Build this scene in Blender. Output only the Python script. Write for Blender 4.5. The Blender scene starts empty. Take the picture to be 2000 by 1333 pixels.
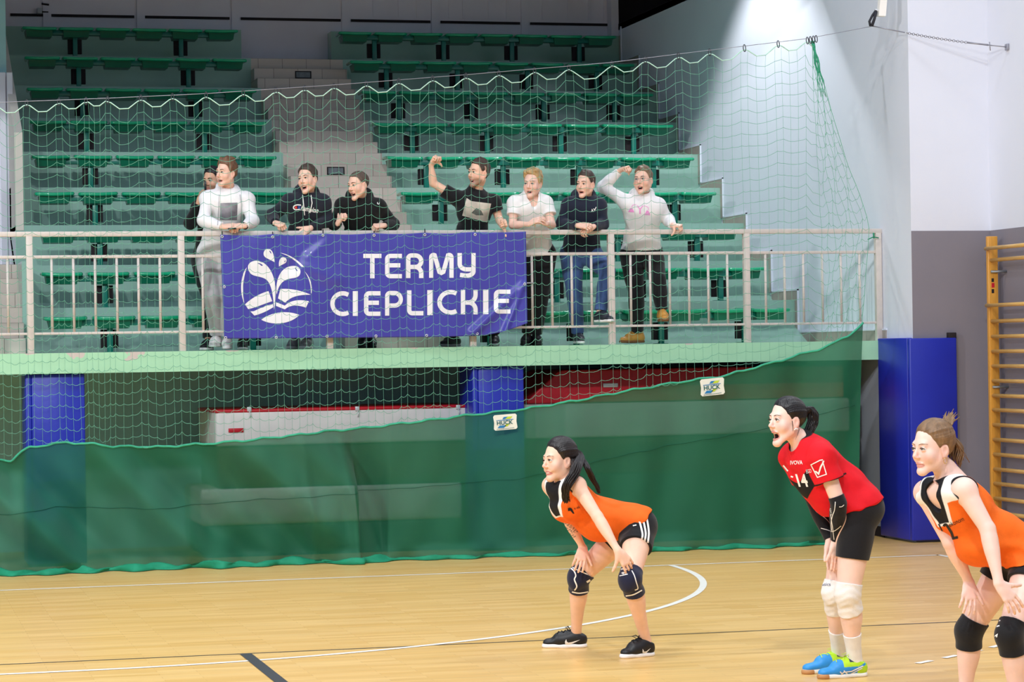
import bpy, bmesh, math, random
import numpy as np
from mathutils import Vector, Matrix
random.seed(7)
PEOPLE = True
SC = bpy.context.scene
COL = SC.collection

# ------------------------------------------------------------------ camera
CF, CH, CROLL, CPITCH, CYAW = 4950.032495, 1.887244, -0.015540, 0.003406, 0.248142
_cy, _sy, _cp, _sp = math.cos(CYAW), math.sin(CYAW), math.cos(CPITCH), math.sin(CPITCH)
FWD = np.array([_sy*_cp, _cy*_cp, _sp]); _R = np.array([_cy, -_sy, 0.0]); _U = np.cross(_R, FWD)
RGT = math.cos(CROLL)*_R + math.sin(CROLL)*_U
UPV = -math.sin(CROLL)*_R + math.cos(CROLL)*_U
cam = bpy.data.cameras.new('camera'); cam.sensor_width = 36.0; cam.lens = CF/2000*36.0
cam.clip_end = 200
co = bpy.data.objects.new('camera', cam); COL.objects.link(co)
M = Matrix.Identity(4)
for i in range(3):
    M[i][0], M[i][1], M[i][2] = RGT[i], UPV[i], -FWD[i]
M[2][3] = CH
co.matrix_world = M
SC.camera = co
def ray(px, py):
    return FWD + RGT*(px-1000)/CF - UPV*(py-666.5)/CF
def PY(px, py, Y):
    """point of the vertical plane y = Y seen at photo pixel (px, py)"""
    d = ray(px, py); t = Y/d[1]
    return np.array([0, 0, CH]) + d*t
def PZ(px, py, Z):
    d = ray(px, py); t = (Z-CH)/d[2]
    return np.array([0, 0, CH]) + d*t
def PXw(px, py, X):
    d = ray(px, py); t = X/d[0]
    return np.array([0, 0, CH]) + d*t

# ------------------------------------------------------------------ world, lights, exposure
SC.view_settings.view_transform = 'Standard'; SC.view_settings.look = 'None'
SC.view_settings.gamma = 1.0; SC.view_settings.exposure = 0.0
SC.view_settings.use_curve_mapping = False
SC.cycles.max_bounces = 8; SC.cycles.transparent_max_bounces = 24
SC.cycles.sample_clamp_indirect = 6.0
try:
    SC.cycles.use_denoising = True; SC.cycles.denoiser = 'OPENIMAGEDENOISE'
except Exception:
    pass
W = bpy.data.worlds.new('world'); SC.world = W; W.use_nodes = True
W.node_tree.nodes['Background'].inputs[0].default_value = (0.60, 0.75, 1.0, 1)
W.node_tree.nodes['Background'].inputs[1].default_value = 0.44
def area(name, loc, sx, sy, power, rot=(0, 0, 0), col=(0.95, 0.98, 1.0)):
    l = bpy.data.lights.new(name, 'AREA'); l.shape = 'RECTANGLE'; l.size = sx; l.size_y = sy
    l.energy = power; l.color = col
    o = bpy.data.objects.new(name, l); COL.objects.link(o); o.location = loc; o.rotation_euler = rot
    return o
def spot(name, loc, power, ang, blend=0.25, size=0.18, tilt=(0, 0, 0), col=(0.95, 0.98, 1.0)):
    l = bpy.data.lights.new(name, 'SPOT'); l.energy = power; l.spot_size = math.radians(ang); l.spot_blend = blend
    l.shadow_soft_size = size; l.color = col
    o = bpy.data.objects.new(name, l); COL.objects.link(o); o.location = loc; o.rotation_euler = tilt
    return o
# floodlight row of the hall: lights the stand and the people from the front
for x in (-6.0, 0.5):
    area('hall_flood', (x, 1.5, 12.4), 0.7, 0.7, 1180, (math.radians(72), 0, 0))
# added fill from the left, brightens the right-hand walls; no known fixture
area('side_fill', (-9.0, 12.0, 8.6), 0.6, 0.6, 900, (math.radians(66), 0, math.radians(-62)))
# high-bay rows on the hall ceiling, shaded to the sides
for y in (3.0, 9.0, 15.0, 20.0):
    for x in (-3.0, 2.5, 8.0):
        area('hall_light', (x, y, 9.0), 1.6, 1.0, 75).data.spread = math.radians(95)
# lamp over the right end of the stand
spot('stand_light', (8.4, 26.1, 7.1), 420, 98, 0.18, 0.22)

# ------------------------------------------------------------------ helpers
def lin(h):
    h = h.lstrip('#'); v = [int(h[i:i+2], 16)/255 for i in (0, 2, 4)]
    return tuple(c/12.92 if c <= 0.04045 else ((c+0.055)/1.055)**2.4 for c in v)
MATS = {}
def mat(name, hexa, rough=0.5, spec=0.5, metal=0.0, var=0.06, scale=8.0, bump=0.0, bscale=60.0, coat=0.0, sheen=0.0, attr=None, stretch=None, sss=0.0):
    """procedural surface: base colour with noise variation and noise bump"""
    if name in MATS: return MATS[name]
    m = bpy.data.materials.new(name); m.use_nodes = True; nt = m.node_tree; b = nt.nodes['Principled BSDF']
    c = lin(hexa)
    tc = nt.nodes.new('ShaderNodeTexCoord'); mp = nt.nodes.new('ShaderNodeMapping'); nt.links.new(tc.outputs['Object'], mp.inputs[0])
    if stretch: mp.inputs['Scale'].default_value = stretch
    nz = nt.nodes.new('ShaderNodeTexNoise'); nz.inputs['Scale'].default_value = scale; nz.inputs['Detail'].default_value = 4
    nt.links.new(mp.outputs[0], nz.inputs['Vector'])
    mr = nt.nodes.new('ShaderNodeMapRange'); mr.inputs[1].default_value = 0.3; mr.inputs[2].default_value = 0.7
    mr.inputs[3].default_value = 1-var; mr.inputs[4].default_value = 1+var
    nt.links.new(nz.outputs[0], mr.inputs[0])
    mx = nt.nodes.new('ShaderNodeVectorMath'); mx.operation = 'SCALE'
    if attr:
        at = nt.nodes.new('ShaderNodeAttribute'); at.attribute_name = attr; nt.links.new(at.outputs['Color'], mx.inputs[0])
    else:
        mx.inputs[0].default_value = c
    nt.links.new(mr.outputs[0], mx.inputs['Scale']); nt.links.new(mx.outputs[0], b.inputs['Base Color'])
    b.inputs['Roughness'].default_value = rough; b.inputs['Metallic'].default_value = metal
    b.inputs['Specular IOR Level'].default_value = spec; b.inputs['Coat Weight'].default_value = coat
    b.inputs['Sheen Weight'].default_value = sheen
    if sss:
        b.inputs['Subsurface Weight'].default_value = sss; b.inputs['Subsurface Radius'].default_value = (0.012, 0.005, 0.003); b.inputs['Subsurface Scale'].default_value = 1.0
    if bump:
        n2 = nt.nodes.new('ShaderNodeTexNoise'); n2.inputs['Scale'].default_value = bscale; n2.inputs['Detail'].default_value = 3
        nt.links.new(mp.outputs[0], n2.inputs['Vector'])
        bp = nt.nodes.new('ShaderNodeBump'); bp.inputs['Strength'].default_value = bump; bp.inputs['Distance'].default_value = 0.01
        nt.links.new(n2.outputs[0], bp.inputs['Height']); nt.links.new(bp.outputs[0], b.inputs['Normal'])
    MATS[name] = m
    return m

class MB:
    """collects geometry for one mesh object"""
    def __init__(s): s.v = []; s.f = []; s.sm = []
    def add(s, vs, fs, smooth=False):
        n = len(s.v); s.v += [tuple(map(float, q)) for q in vs]
        for f in fs: s.f.append(tuple(i+n for i in f)); s.sm.append(smooth)
        return s
    def box(s, lo, hi):
        x0, y0, z0 = lo; x1, y1, z1 = hi
        return s.add([(x0,y0,z0),(x1,y0,z0),(x1,y1,z0),(x0,y1,z0),(x0,y0,z1),(x1,y0,z1),(x1,y1,z1),(x0,y1,z1)],
                     [(0,3,2,1),(4,5,6,7),(0,1,5,4),(1,2,6,5),(2,3,7,6),(3,0,4,7)])
    def bbox(s, lo, hi, r=0.01, seg=2):
        """box with rounded edges"""
        bm = bmesh.new(); bmesh.ops.create_cube(bm, size=1.0)
        for v in bm.verts:
            for i in range(3): v.co[i] = lo[i] + (v.co[i]+0.5)*(hi[i]-lo[i])
        bmesh.ops.bevel(bm, geom=list(bm.edges), offset=r, segments=seg, affect='EDGES', profile=0.5)
        bm.verts.index_update()
        s.add([v.co[:] for v in bm.verts], [[v.index for v in f.verts] for f in bm.faces], True); bm.free(); return s
    def prism(s, pts, axis, a, b):
        """closed 2D outline extruded along axis (0,1,2) from a to b"""
        n = len(pts)
        def P(q, t):
            if axis == 0: return (t, q[0], q[1])
            if axis == 1: return (q[0], t, q[1])
            return (q[0], q[1], t)
        vs = [P(q, a) for q in pts] + [P(q, b) for q in pts]
        fs = [tuple(range(n))[::-1], tuple(range(n, 2*n))] + [(i, (i+1) % n, n+(i+1) % n, n+i) for i in range(n)]
        return s.add(vs, fs)
    def tube(s, pts, r, n=8, smooth=True, caps=True):
        pts = [np.array(p, float) for p in pts]; m = len(pts)
        rr = r if hasattr(r, '__len__') else [r]*m
        rings = []; prev = None
        for i in range(m):
            d = pts[min(i+1, m-1)] - pts[max(i-1, 0)]; d = d/(np.linalg.norm(d)+1e-12)
            if prev is None:
                a = np.array([0, 0, 1.]) if abs(d[2]) < 0.9 else np.array([1., 0, 0])
                u = np.cross(d, a)
            else:
                u = prev - d*np.dot(prev, d)
            u /= (np.linalg.norm(u)+1e-12); w = np.cross(d, u); prev = u
            rings.append([pts[i] + rr[i]*(math.cos(t)*u + math.sin(t)*w) for t in [2*math.pi*k/n for k in range(n)]])
        vs = [q for rg in rings for q in rg]; fs = []
        for i in range(m-1):
            for k in range(n):
                fs.append((i*n+k, i*n+(k+1) % n, (i+1)*n+(k+1) % n, (i+1)*n+k))
        if caps: fs += [tuple(range(n))[::-1], tuple(range((m-1)*n, m*n))]
        return s.add(vs, fs, smooth)
    def build(s, name, m=None, parent=None, loc=None):
        me = bpy.data.meshes.new(name); me.from_pydata(s.v, [], s.f)
        me.polygons.foreach_set('use_smooth', s.sm)
        if m is not None: me.materials.append(m)
        me.update()
        o = bpy.data.objects.new(name, me); COL.objects.link(o)
        if parent is not None: o.parent = parent
        if loc is not None: o.location = loc
        return o
def tag(o, label, cat, group=None, kind=None):
    o['label'] = label; o['category'] = cat
    if group: o['group'] = group
    if kind: o['kind'] = kind
    return o
def struct(o):
    o['kind'] = 'structure'; return o
def empty(name, loc=(0, 0, 0), rz=0.0):
    o = bpy.data.objects.new(name, None); COL.objects.link(o); o.location = tuple(map(float, loc)); o.rotation_euler = (0, 0, rz)
    o.empty_display_size = 0.1
    return o
def under(root, mb, name, m, label=None):
    """world-space geometry as a part of an unrotated root"""
    o = mb.build(name, m, root); L = root.location
    p = root
    off = Vector((0, 0, 0))
    while p is not None: off += p.location; p = p.parent
    o.location = -off
    if label: o['label'] = label
    return o
def smoothpath(pts, n=8, closed=False):
    """Catmull-Rom through pts"""
    P = [np.array(p, float) for p in pts]; m = len(P); out = []
    rng = range(m if closed else m-1)
    for i in rng:
        if closed: a, b, c, d = P[i-1], P[i], P[(i+1) % m], P[(i+2) % m]
        else: a, b, c, d = P[max(i-1, 0)], P[i], P[i+1], P[min(i+2, m-1)]
        for k in range(n):
            t = k/n
            out.append(0.5*((2*b) + (-a+c)*t + (2*a-5*b+4*c-d)*t*t + (-a+3*b-3*c+d)*t**3))
    if not closed: out.append(P[-1])
    return out
def interp(pts, x):
    xs = [p[0] for p in pts]; ys = [p[1] for p in pts]
    return float(np.interp(x, xs, ys))
# ------------------------------------------------------------------ setting
Z0 = 1.92           # balcony floor
YB = 23.053         # front edge of the balcony
XW = 9.586          # side wall of the stand
XH = 10.40          # side wall of the hall
YP = 22.36          # face of the wall return beside the stand
def TY(n): return 24.68 + 0.795*(n-1)       # front edge of the tread of seat row n
def TZ(n): return 1.92 + 0.4512*(n-1)
YBACK = TY(10)+0.25

def floor_material():
    m = bpy.data.materials.new('parquet'); m.use_nodes = True; nt = m.node_tree; b = nt.nodes['Principled BSDF']
    tc = nt.nodes.new('ShaderNodeTexCoord')
    mp = nt.nodes.new('ShaderNodeMapping'); nt.links.new(tc.outputs['Object'], mp.inputs[0])
    br = nt.nodes.new('ShaderNodeTexBrick'); br.offset = 0.37
    br.inputs['Scale'].default_value = 1.0; br.inputs['Mortar Size'].default_value = 0.0012; br.inputs['Brick Width'].default_value = 0.62
    br.inputs['Row Height'].default_value = 0.075; br.inputs['Bias'].default_value = 0.0; br.inputs['Mortar Smooth'].default_value = 0.3
    br.inputs['Color1'].default_value = (*lin('#e8be78'), 1); br.inputs['Color2'].default_value = (*lin('#dcae62'), 1)
    br.inputs['Mortar'].default_value = (*lin('#b98c4c'), 1)
    nt.links.new(mp.outputs[0], br.inputs['Vector'])
    nz = nt.nodes.new('ShaderNodeTexNoise'); nz.inputs['Scale'].default_value = 1.0; nz.inputs['Detail'].default_value = 6
    m2 = nt.nodes.new('ShaderNodeMapping'); m2.inputs['Scale'].default_value = (1.6, 14, 1); nt.links.new(tc.outputs['Object'], m2.inputs[0]); nt.links.new(m2.outputs[0], nz.inputs['Vector'])
    mr = nt.nodes.new('ShaderNodeMapRange'); mr.inputs[1].default_value = 0.3; mr.inputs[2].default_value = 0.7; mr.inputs[3].default_value = 0.92; mr.inputs[4].default_value = 1.06
    nt.links.new(nz.outputs[0], mr.inputs[0])
    # scuffs
    n3 = nt.nodes.new('ShaderNodeTexNoise'); n3.inputs['Scale'].default_value = 1.0; n3.inputs['Detail'].default_value = 3
    m3 = nt.nodes.new('ShaderNodeMapping'); m3.inputs['Scale'].default_value = (2.6, 9, 1); nt.links.new(tc.outputs['Object'], m3.inputs[0]); nt.links.new(m3.outputs[0], n3.inputs['Vector'])
    r3 = nt.nodes.new('ShaderNodeMapRange'); r3.inputs[1].default_value = 0.70; r3.inputs[2].default_value = 0.78; r3.inputs[3].default_value = 1.0; r3.inputs[4].default_value = 0.74
    nt.links.new(n3.outputs[0], r3.inputs[0])
    ml = nt.nodes.new('ShaderNodeMath'); ml.operation = 'MULTIPLY'; nt.links.new(mr.outputs[0], ml.inputs[0]); nt.links.new(r3.outputs[0], ml.inputs[1])
    sc = nt.nodes.new('ShaderNodeVectorMath'); sc.operation = 'SCALE'; nt.links.new(br.outputs['Color'], sc.inputs[0]); nt.links.new(ml.outputs[0], sc.inputs['Scale'])
    nt.links.new(sc.outputs[0], b.inputs['Base Color'])
    b.inputs['Roughness'].default_value = 0.30; b.inputs['Specular IOR Level'].default_value = 0.45
    bp = nt.nodes.new('ShaderNodeBump'); bp.inputs['Strength'].default_value = 0.04; bp.inputs['Distance'].default_value = 0.01
    nt.links.new(nz.outputs[0], bp.inputs['Height']); nt.links.new(bp.outputs[0], b.inputs['Normal'])
    return m
def tile_material():
    m = bpy.data.materials.new('stair_tile'); m.use_nodes = True; nt = m.node_tree; b = nt.nodes['Principled BSDF']
    tc = nt.nodes.new('ShaderNodeTexCoord'); sp = nt.nodes.new('ShaderNodeSeparateXYZ'); cb = nt.nodes.new('ShaderNodeCombineXYZ')
    nt.links.new(tc.outputs['Object'], sp.inputs[0]); nt.links.new(sp.outputs[0], cb.inputs[0]); nt.links.new(sp.outputs[2], cb.inputs[1])
    br = nt.nodes.new('ShaderNodeTexBrick'); br.offset = 0.5
    br.inputs['Scale'].default_value = 1.0; br.inputs['Brick Width'].default_value = 0.30; br.inputs['Row Height'].default_value = 0.1504
    br.inputs['Mortar Size'].default_value = 0.003; br.inputs['Bias'].default_value = -0.2
    br.inputs['Color1'].default_value = (*lin('#c9bdb2'), 1); br.inputs['Color2'].default_value = (*lin('#bfb2a6'), 1); br.inputs['Mortar'].default_value = (*lin('#7d7168'), 1)
    mp = nt.nodes.new('ShaderNodeMapping'); mp.inputs['Location'].default_value = (0.11, -0.115, 0)
    nt.links.new(cb.outputs[0], mp.inputs[0]); nt.links.new(mp.outputs[0], br.inputs['Vector'])
    nt.links.new(br.outputs['Color'], b.inputs['Base Color']); b.inputs['Roughness'].default_value = 0.42
    return m
M_floor = floor_material(); M_tile = tile_material()
M_white = mat('white_wall', '#dfe2ee', 0.7, 0.3, var=0.015, scale=1.5, bump=0.05, bscale=120)
M_grey = mat('grey_wall_paint', '#85808a', 0.6, 0.35, var=0.03, scale=2, bump=0.05, bscale=120)
M_backw = mat('back_wall_panel', '#dcd9e6', 0.6, 0.35, var=0.03, scale=2)
M_terr = mat('sage_paint', '#93b8aa', 0.22, 0.5, var=0.05, scale=3, coat=0.15)
M_mint = mat('mint_paint', '#a9dcb2', 0.5, 0.4, var=0.03, scale=4)
M_under = mat('recess_paint', '#98c4c4', 0.6, 0.35, var=0.06, scale=2)
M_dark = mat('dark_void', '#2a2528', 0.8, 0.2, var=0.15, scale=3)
M_line_w = mat('white_line_paint', '#f2efe6', 0.35, 0.45, var=0.04, scale=12)
M_line_b = mat('black_line_paint', '#3b3a3f', 0.35, 0.45, var=0.08, scale=12)
M_skirt = mat('stone_skirting', '#a79c93', 0.45, 0.4, var=0.06, scale=9)

struct(MB().box((-16, -8, -0.3), (XH, YBACK, 0)).build('floor', M_floor))
# balcony slab with chipped paint
def chipped():
    m = mat('mint_paint_chipped', '#abdeb8', 0.5, 0.4, var=0.03, scale=4); nt = m.node_tree; b = nt.nodes['Principled BSDF']
    src = b.inputs['Base Color'].links[0].from_socket
    tc = nt.nodes.new('ShaderNodeTexCoord'); acc = None
    for (cx, cz, rx, rz) in ((1.79, 1.92, .09, .05), (2.30, 1.925, .10, .085), (1.40, 1.925, .05, .02), (4.9, 1.93, .05, .02), (7.60, 1.93, .06, .02), (3.2, 1.93, .07, .02)):
        mp = nt.nodes.new('ShaderNodeMapping'); mp.vector_type = 'TEXTURE'
        mp.inputs['Location'].default_value = (cx, YB, cz); mp.inputs['Scale'].default_value = (rx, 1, rz)
        nt.links.new(tc.outputs['Object'], mp.inputs[0])
        ln = nt.nodes.new('ShaderNodeVectorMath'); ln.operation = 'LENGTH'; nt.links.new(mp.outputs[0], ln.inputs[0])
        if acc is None: acc = ln.outputs['Value']
        else:
            mn = nt.nodes.new('ShaderNodeMath'); mn.operation = 'MINIMUM'; nt.links.new(acc, mn.inputs[0]); nt.links.new(ln.outputs['Value'], mn.inputs[1]); acc = mn.outputs[0]
    nz = nt.nodes.new('ShaderNodeTexNoise'); nz.inputs['Scale'].default_value = 16; nz.inputs['Detail'].default_value = 5; nt.links.new(tc.outputs['Object'], nz.inputs['Vector'])
    ad = nt.nodes.new('ShaderNodeMath'); ad.operation = 'MULTIPLY_ADD'; nt.links.new(nz.outputs[0], ad.inputs[0]); ad.inputs[1].default_value = 2.6; nt.links.new(acc, ad.inputs[2])
    lt = nt.nodes.new('ShaderNodeMath'); lt.operation = 'LESS_THAN'; nt.links.new(ad.outputs[0], lt.inputs[0]); lt.inputs[1].default_value = 2.2
    mx = nt.nodes.new('ShaderNodeMix'); mx.data_type = 'RGBA'; nt.links.new(lt.outputs[0], mx.inputs[0]); nt.links.new(src, mx.inputs[6]); mx.inputs[7].default_value = (*lin('#cfc3bb'), 1)
    nt.links.new(mx.outputs[2], b.inputs['Base Color']); return m
struct(MB().box((-8, YB, 1.735), (XW, 26.3, Z0)).build('floor_balcony', chipped()))
# terraces: left and right seating blocks, stairs between
def terrace(name, x0, x1, m, n0=1, n1=10):
    pts = [(24.75, Z0-0.1), (24.75, Z0)]
    pts = []
    for n in range(1, 10):
        pts += [(TY(n), TZ(n)), (TY(n+1), TZ(n))] if n > 1 else [(TY(2), TZ(1))]
    prof = [(TY(1)+0.2, TZ(1)-0.1), (TY(1)+0.2, TZ(1))] + pts + [(TY(10), TZ(10)), (YBACK, TZ(10)), (YBACK, TZ(9)-0.5)]
    return struct(MB().prism(prof, 0, x0, x1).build(name, m))
XS0, XS1 = 4.60, 5.75
terrace('floor_terrace_left', 1.50, XS0, M_terr)
terrace('floor_terrace_right', XS1, XW, M_terr)
terrace('floor_terrace_far', -8, -0.3, M_terr)
def stair(name, x0, x1, nsteps):
    pts = [(TY(2)-0.53, TZ(1)-0.1)]
    for k in range(nsteps):
        y = TY(2)-0.53+0.265*k; z = TZ(1)+0.1504*(k+1)
        pts += [(y, z-0.1504), (y, z)]
    ye = YBACK
    pts += [(ye, z), (ye, TZ(1)-0.1)]
    mb = MB().prism(pts, 0, x0, x1)
    return struct(mb.build(name, M_tile))
stair('floor_stairs_middle', XS0, XS1, 24)
# left stair flight up to the doorway landing
pts = [(24.55, Z0-0.1)]
for k in range(6):
    pts += [(24.55+0.27*k, Z0+0.1504*k), (24.55+0.27*k, Z0+0.1504*(k+1))]
pts += [(28.2, Z0+0.9024), (28.2, Z0-0.1)]
struct(MB().prism(pts, 0, -0.3, 1.44).build('floor_stairs_left', M_tile))
# walls
wb = struct(MB().box((-8, YBACK, 1.5), (XW+2.6, YBACK+0.2, 8.2)).build('wall_back', M_backw))
tr = MB()
zc = PY(400, 36, YBACK)[2]
for x in [PY(px, 30, YBACK-.01)[0] for px in (92, 275, 460, 675, 850, 1025)]:
    tr.box((x-0.05, YBACK-0.025, 5.5), (x+0.05, YBACK, 7.9))
for px in (730, 780, 815, 878, 905, 955, 990, 1060, 1110, 1150, 1180):
    x = PY(px, 30, YBACK)[0]; tr.box((x-0.012, YBACK-0.012, zc+0.06), (x+0.012, YBACK, 7.9))
struct(tr.build('trim_1', M_backw))
tr = MB(); xs = [PY(px, 30, YBACK)[0] for px in (20, 262, 283, 448, 470, 665, 685, 840, 860, 1015, 1035, 1195)]
for a, b_ in ((0, 1), (2, 3), (4, 5), (6, 7), (8, 9), (10, 11)): tr.box((xs[a], YBACK-0.02, zc-0.012), (xs[b_], YBACK, zc+0.02))
struct(tr.build('trim_2', M_dark))
struct(MB().box((XW, YP+0.001, 0), (XH-0.001, YBACK, 6.14)).build('wall_right_stand', M_white))
# dark open gallery above the side wall
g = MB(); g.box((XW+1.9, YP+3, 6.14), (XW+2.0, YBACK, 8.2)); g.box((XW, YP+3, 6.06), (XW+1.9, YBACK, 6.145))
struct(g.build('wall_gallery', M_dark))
M_steel = mat('galvanised_steel', '#9aa0a6', 0.4, 0.5, metal=0.7, var=0.08)
xg = XW-0.10
g = MB()
for (px, w) in ((1215, .03), (1272, .06), (1284, .06)):
    p = PXw(px, 20, XW+0.9); g.box((p[0]-.03, p[1]-w, 6.15), (p[0]+.03, p[1]+w, 8.2))
struct(g.build('trim_3', M_steel))
p = PY(1199, 40, YBACK-0.15); struct(MB().box((p[0]-0.05, YBACK-0.2, TZ(9)), (p[0]+0.05, YBACK, 8.2)).build('pillar_back', M_backw))
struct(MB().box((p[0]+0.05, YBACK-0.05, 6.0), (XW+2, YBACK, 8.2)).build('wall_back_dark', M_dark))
# wall return and hall wall: white above, grey dado below
ZD = PY(1860, 451, YP)[2]
struct(MB().box((XW+0.001, YP, ZD), (XH+0.3, YP+0.5, 9)).build('wall_return', M_white))
struct(MB().box((XW+0.001, YP-0.002, 0), (XH+0.3, YP+0.5, ZD)).build('wall_return_dado', M_grey))
struct(MB().box((XH, -8, ZD), (XH+0.3, YP, 9)).build('wall_right', M_white))
struct(MB().box((XH-0.002, -8, 0), (XH+0.3, YP-0.002, ZD)).build('wall_right_dado', M_grey))
# side wall edge face of the stand wall (white, down to the balcony), recess below
struct(MB().box((-8, 25.0, 0), (XW, 25.2, 1.735)).build('wall_recess', M_under))
struct(MB().box((XW-0.02, YB+0.02, 0), (XW+0.002, 26.2, 1.735)).build('wall_recess_side', mat('recess_side_paint', '#9a9ea8', 0.6, 0.3, var=0.04, scale=2)))
struct(MB().box((XW-0.03, YB+0.02, 0), (XW-0.018, 26.2, 0.1)).build('baseboard_recess', M_dark))
# roof over the stand
struct(MB().box((-8, 27.2, 7.7), (XW+2.6, YBACK+.2, 7.9)).build('ceiling_stand', M_backw))
# lowered beam over the front of the stand (it shades the upper rows)
struct(MB().box((-16, 24.4, 5.62), (XW, 24.7, 8.2)).build('ceiling_beam', mat('beam_paint', '#b9b6c4', 0.6, 0.35, var=0.03, scale=2)))
# stepped stone skirting on the side wall, white cap
sk, cap = MB(), MB()
h = 0.10
def strip(mb, prof_lo, prof_hi, x0, x1):
    pass
for n in range(1, 10):
    y0 = TY(n) if n > 1 else YB+0.02; y1 = TY(n+1); z = TZ(n)
    sk.box((XW-0.014, y0-0.08, z), (XW, y1-0.08, z+h)); sk.box((XW-0.013, y1-0.08, z+h), (XW, y1+0.02, z+0.4512))
    cap.box((XW-0.017, y0-0.092, z+h), (XW, y1-0.08, z+h+0.014)); cap.box((XW-0.017, y1-0.092, z+h), (XW, y1-0.08, z+0.4512+h+0.014))
struct(sk.build('baseboard_right', M_skirt)); struct(cap.build('trim_4', M_white))
# parapet along the left edge of the seats: its sloping top catches the light
pp = [(27.06, Z0+1.3), (27.06, 4.25), (TY(9)+.6, 6.42), (YBACK, 6.5), (YBACK, Z0+1.3)]
struct(MB().prism(pp, 0, 1.50, 1.585).build('wall_parapet', mat('cream_paint', '#d9d2c8', 0.6, 0.3, var=0.03)))
# doorway at the head of the left stair, seen as white strips
struct(MB().box((-0.3, 28.2, Z0+0.9), (1.50, 28.4, 5.0)).build('door_1', mat('white_door_paint', '#e9e9f2', 0.45, 0.4, var=0.02)))
dfr = MB()
for px in (8, 22): 
    x = PY(px, 400, 28.19)[0]; dfr.box((x-0.03, 28.15, Z0+0.9), (x+0.03, 28.2, 5.0))
struct(dfr.build('trim_5', M_white))
t = MB(); t.box((1.44, 25.0, Z0), (1.50, 28.2, Z0+0.9)); struct(t.build('wall_stair_edge', M_terr))
struct(MB().box((-8, 28.4, 4.95), (1.5, 28.6, 6.5)).build('wall_left_upper', M_under))

# court markings
def flat_line(name, pts, w, m, z=0.0015):
    P = [np.array(p, float) for p in pts]; L = []; R_ = []
    for i in range(len(P)):
        d = P[min(i+1, len(P)-1)]-P[max(i-1, 0)]; d /= np.linalg.norm(d); nrm = np.array([-d[1], d[0]])
        L.append(P[i]+nrm*w/2); R_.append(P[i]-nrm*w/2)
    vs = [(q[0], q[1], z) for q in L]+[(q[0], q[1], z) for q in R_]; n = len(P)
    mb = MB().add(vs, [(i, n+i, n+i+1, i+1) for i in range(n-1)])
    return struct(mb.build(name, m))
YG, YK, XPOST, RG = 20.93, 15.87, 1.132, 5.55
flat_line('floor_marking_goal', [(-8, YG), (9.19, YG)], 0.05, M_line_w)
flat_line('floor_marking_side', [(9.19, YG+0.025), (9.19, -5)], 0.05, M_line_w)
flat_line('floor_marking_black', [(-8, YK), (9.8, YK)], 0.022, M_line_b, 0.002)
flat_line('floor_marking_arc', [(-8, YG-RG), (XPOST, YG-RG)]+[(XPOST+RG*math.sin(a), YG-RG*math.cos(a)) for a in np.linspace(0.02, math.pi/2-0.005, 80)], 0.055, M_line_w, 0.0025)
flat_line('floor_marking_stripe', [(2.26, YK), (2.24, 5)], 0.075, M_line_b, 0.003)
c9, r9 = (XPOST, YG), 8.53
for k in range(40):
    a0 = 0.6+0.036*k
    if a0 > 1.5: break
    flat_line('floor_marking_dash', [(c9[0]+r9*math.sin(a), c9[1]-r9*math.cos(a)) for a in np.linspace(a0, a0+0.0185, 4)], 0.045, M_line_w, 0.0035)

# ------------------------------------------------------------------ spectator benches
M_seat = mat('seat_plastic', '#10a877', 0.16, 0.55, var=0.04, scale=6, coat=0.3)
M_seatd = mat('seat_shell', '#0a6b50', 0.3, 0.5, var=0.05, scale=6)
M_beam = mat('bench_steel', '#0a7464', 0.3, 0.5, var=0.05, scale=6)
def seat_mesh():
    """bucket seat: thick rolled front lip, sloping shell narrower below"""
    mb = MB(); W2, D = 0.190, 0.34
    # top pan as a grid with rolled edge
    nx, ny = 14, 10; vs = []
    for j in range(ny+1):
        for i in range(nx+1):
            u, v = i/nx*2-1, j/ny
            cx = abs(u); cr = 1-0.10*max(0, (0.25-v)/0.25)**2*0 
            x = u*W2*(1-0.05*v); y = v*D
            ed = max(cx**6, 0); z = 0.0 - 0.035*(1-u*u)*math.sin(math.pi*min(1, max(0, (v-0.08)/0.92)))
            z += -0.006*ed
            if v < 0.12: z -= 0.010*(1-v/0.12)**2
            y += 0.02*cx**4 if v < 0.15 else 0
            vs.append((x, y, z))
    fs = [(j*(nx+1)+i, j*(nx+1)+i+1, (j+1)*(nx+1)+i+1, (j+1)*(nx+1)+i) for j in range(ny) for i in range(nx)]
    mb.add(vs, fs, True)
    # rolled lip all round (front, sides, back)
    lip = [(-W2*.95, D, -.008), (-W2, D*.5, -.010), (-W2*1.0, .055, -.014), (-W2*.93, .016, -.018), (-W2*.5, .003, -.021), (0, 0, -.024), (W2*.5, .003, -.021), (W2*.93, .016, -.018), (W2, .055, -.014), (W2, D*.5, -.010), (W2*.95, D, -.008)]
    mb.tube(smoothpath(lip, 5), 0.019, 10)
    return mb
def shell_mesh():
    mb = MB(); W2, D = 0.160, 0.33
    top = [(-W2, .03, -.03), (W2, .03, -.03), (W2, D, -.03), (-W2, D, -.03)]
    bot = [(-W2*.93, .06, -.115), (W2*.93, .06, -.115), (W2*.9, D-.03, -.115), (-W2*.9, D-.03, -.115)]
    mb.add(top+bot, [(0, 1, 5, 4), (1, 2, 6, 5), (2, 3, 7, 6), (3, 0, 4, 7), (4, 5, 6, 7)])
    return mb
_seat0 = seat_mesh().build('seat', M_seat); _shell0 = shell_mesh().build('seat_shell', M_seatd)
first_seat = [True]
ORD = ['first', 'second', 'third', 'fourth', 'fifth', 'sixth', 'seventh', 'eighth', 'ninth']
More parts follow.
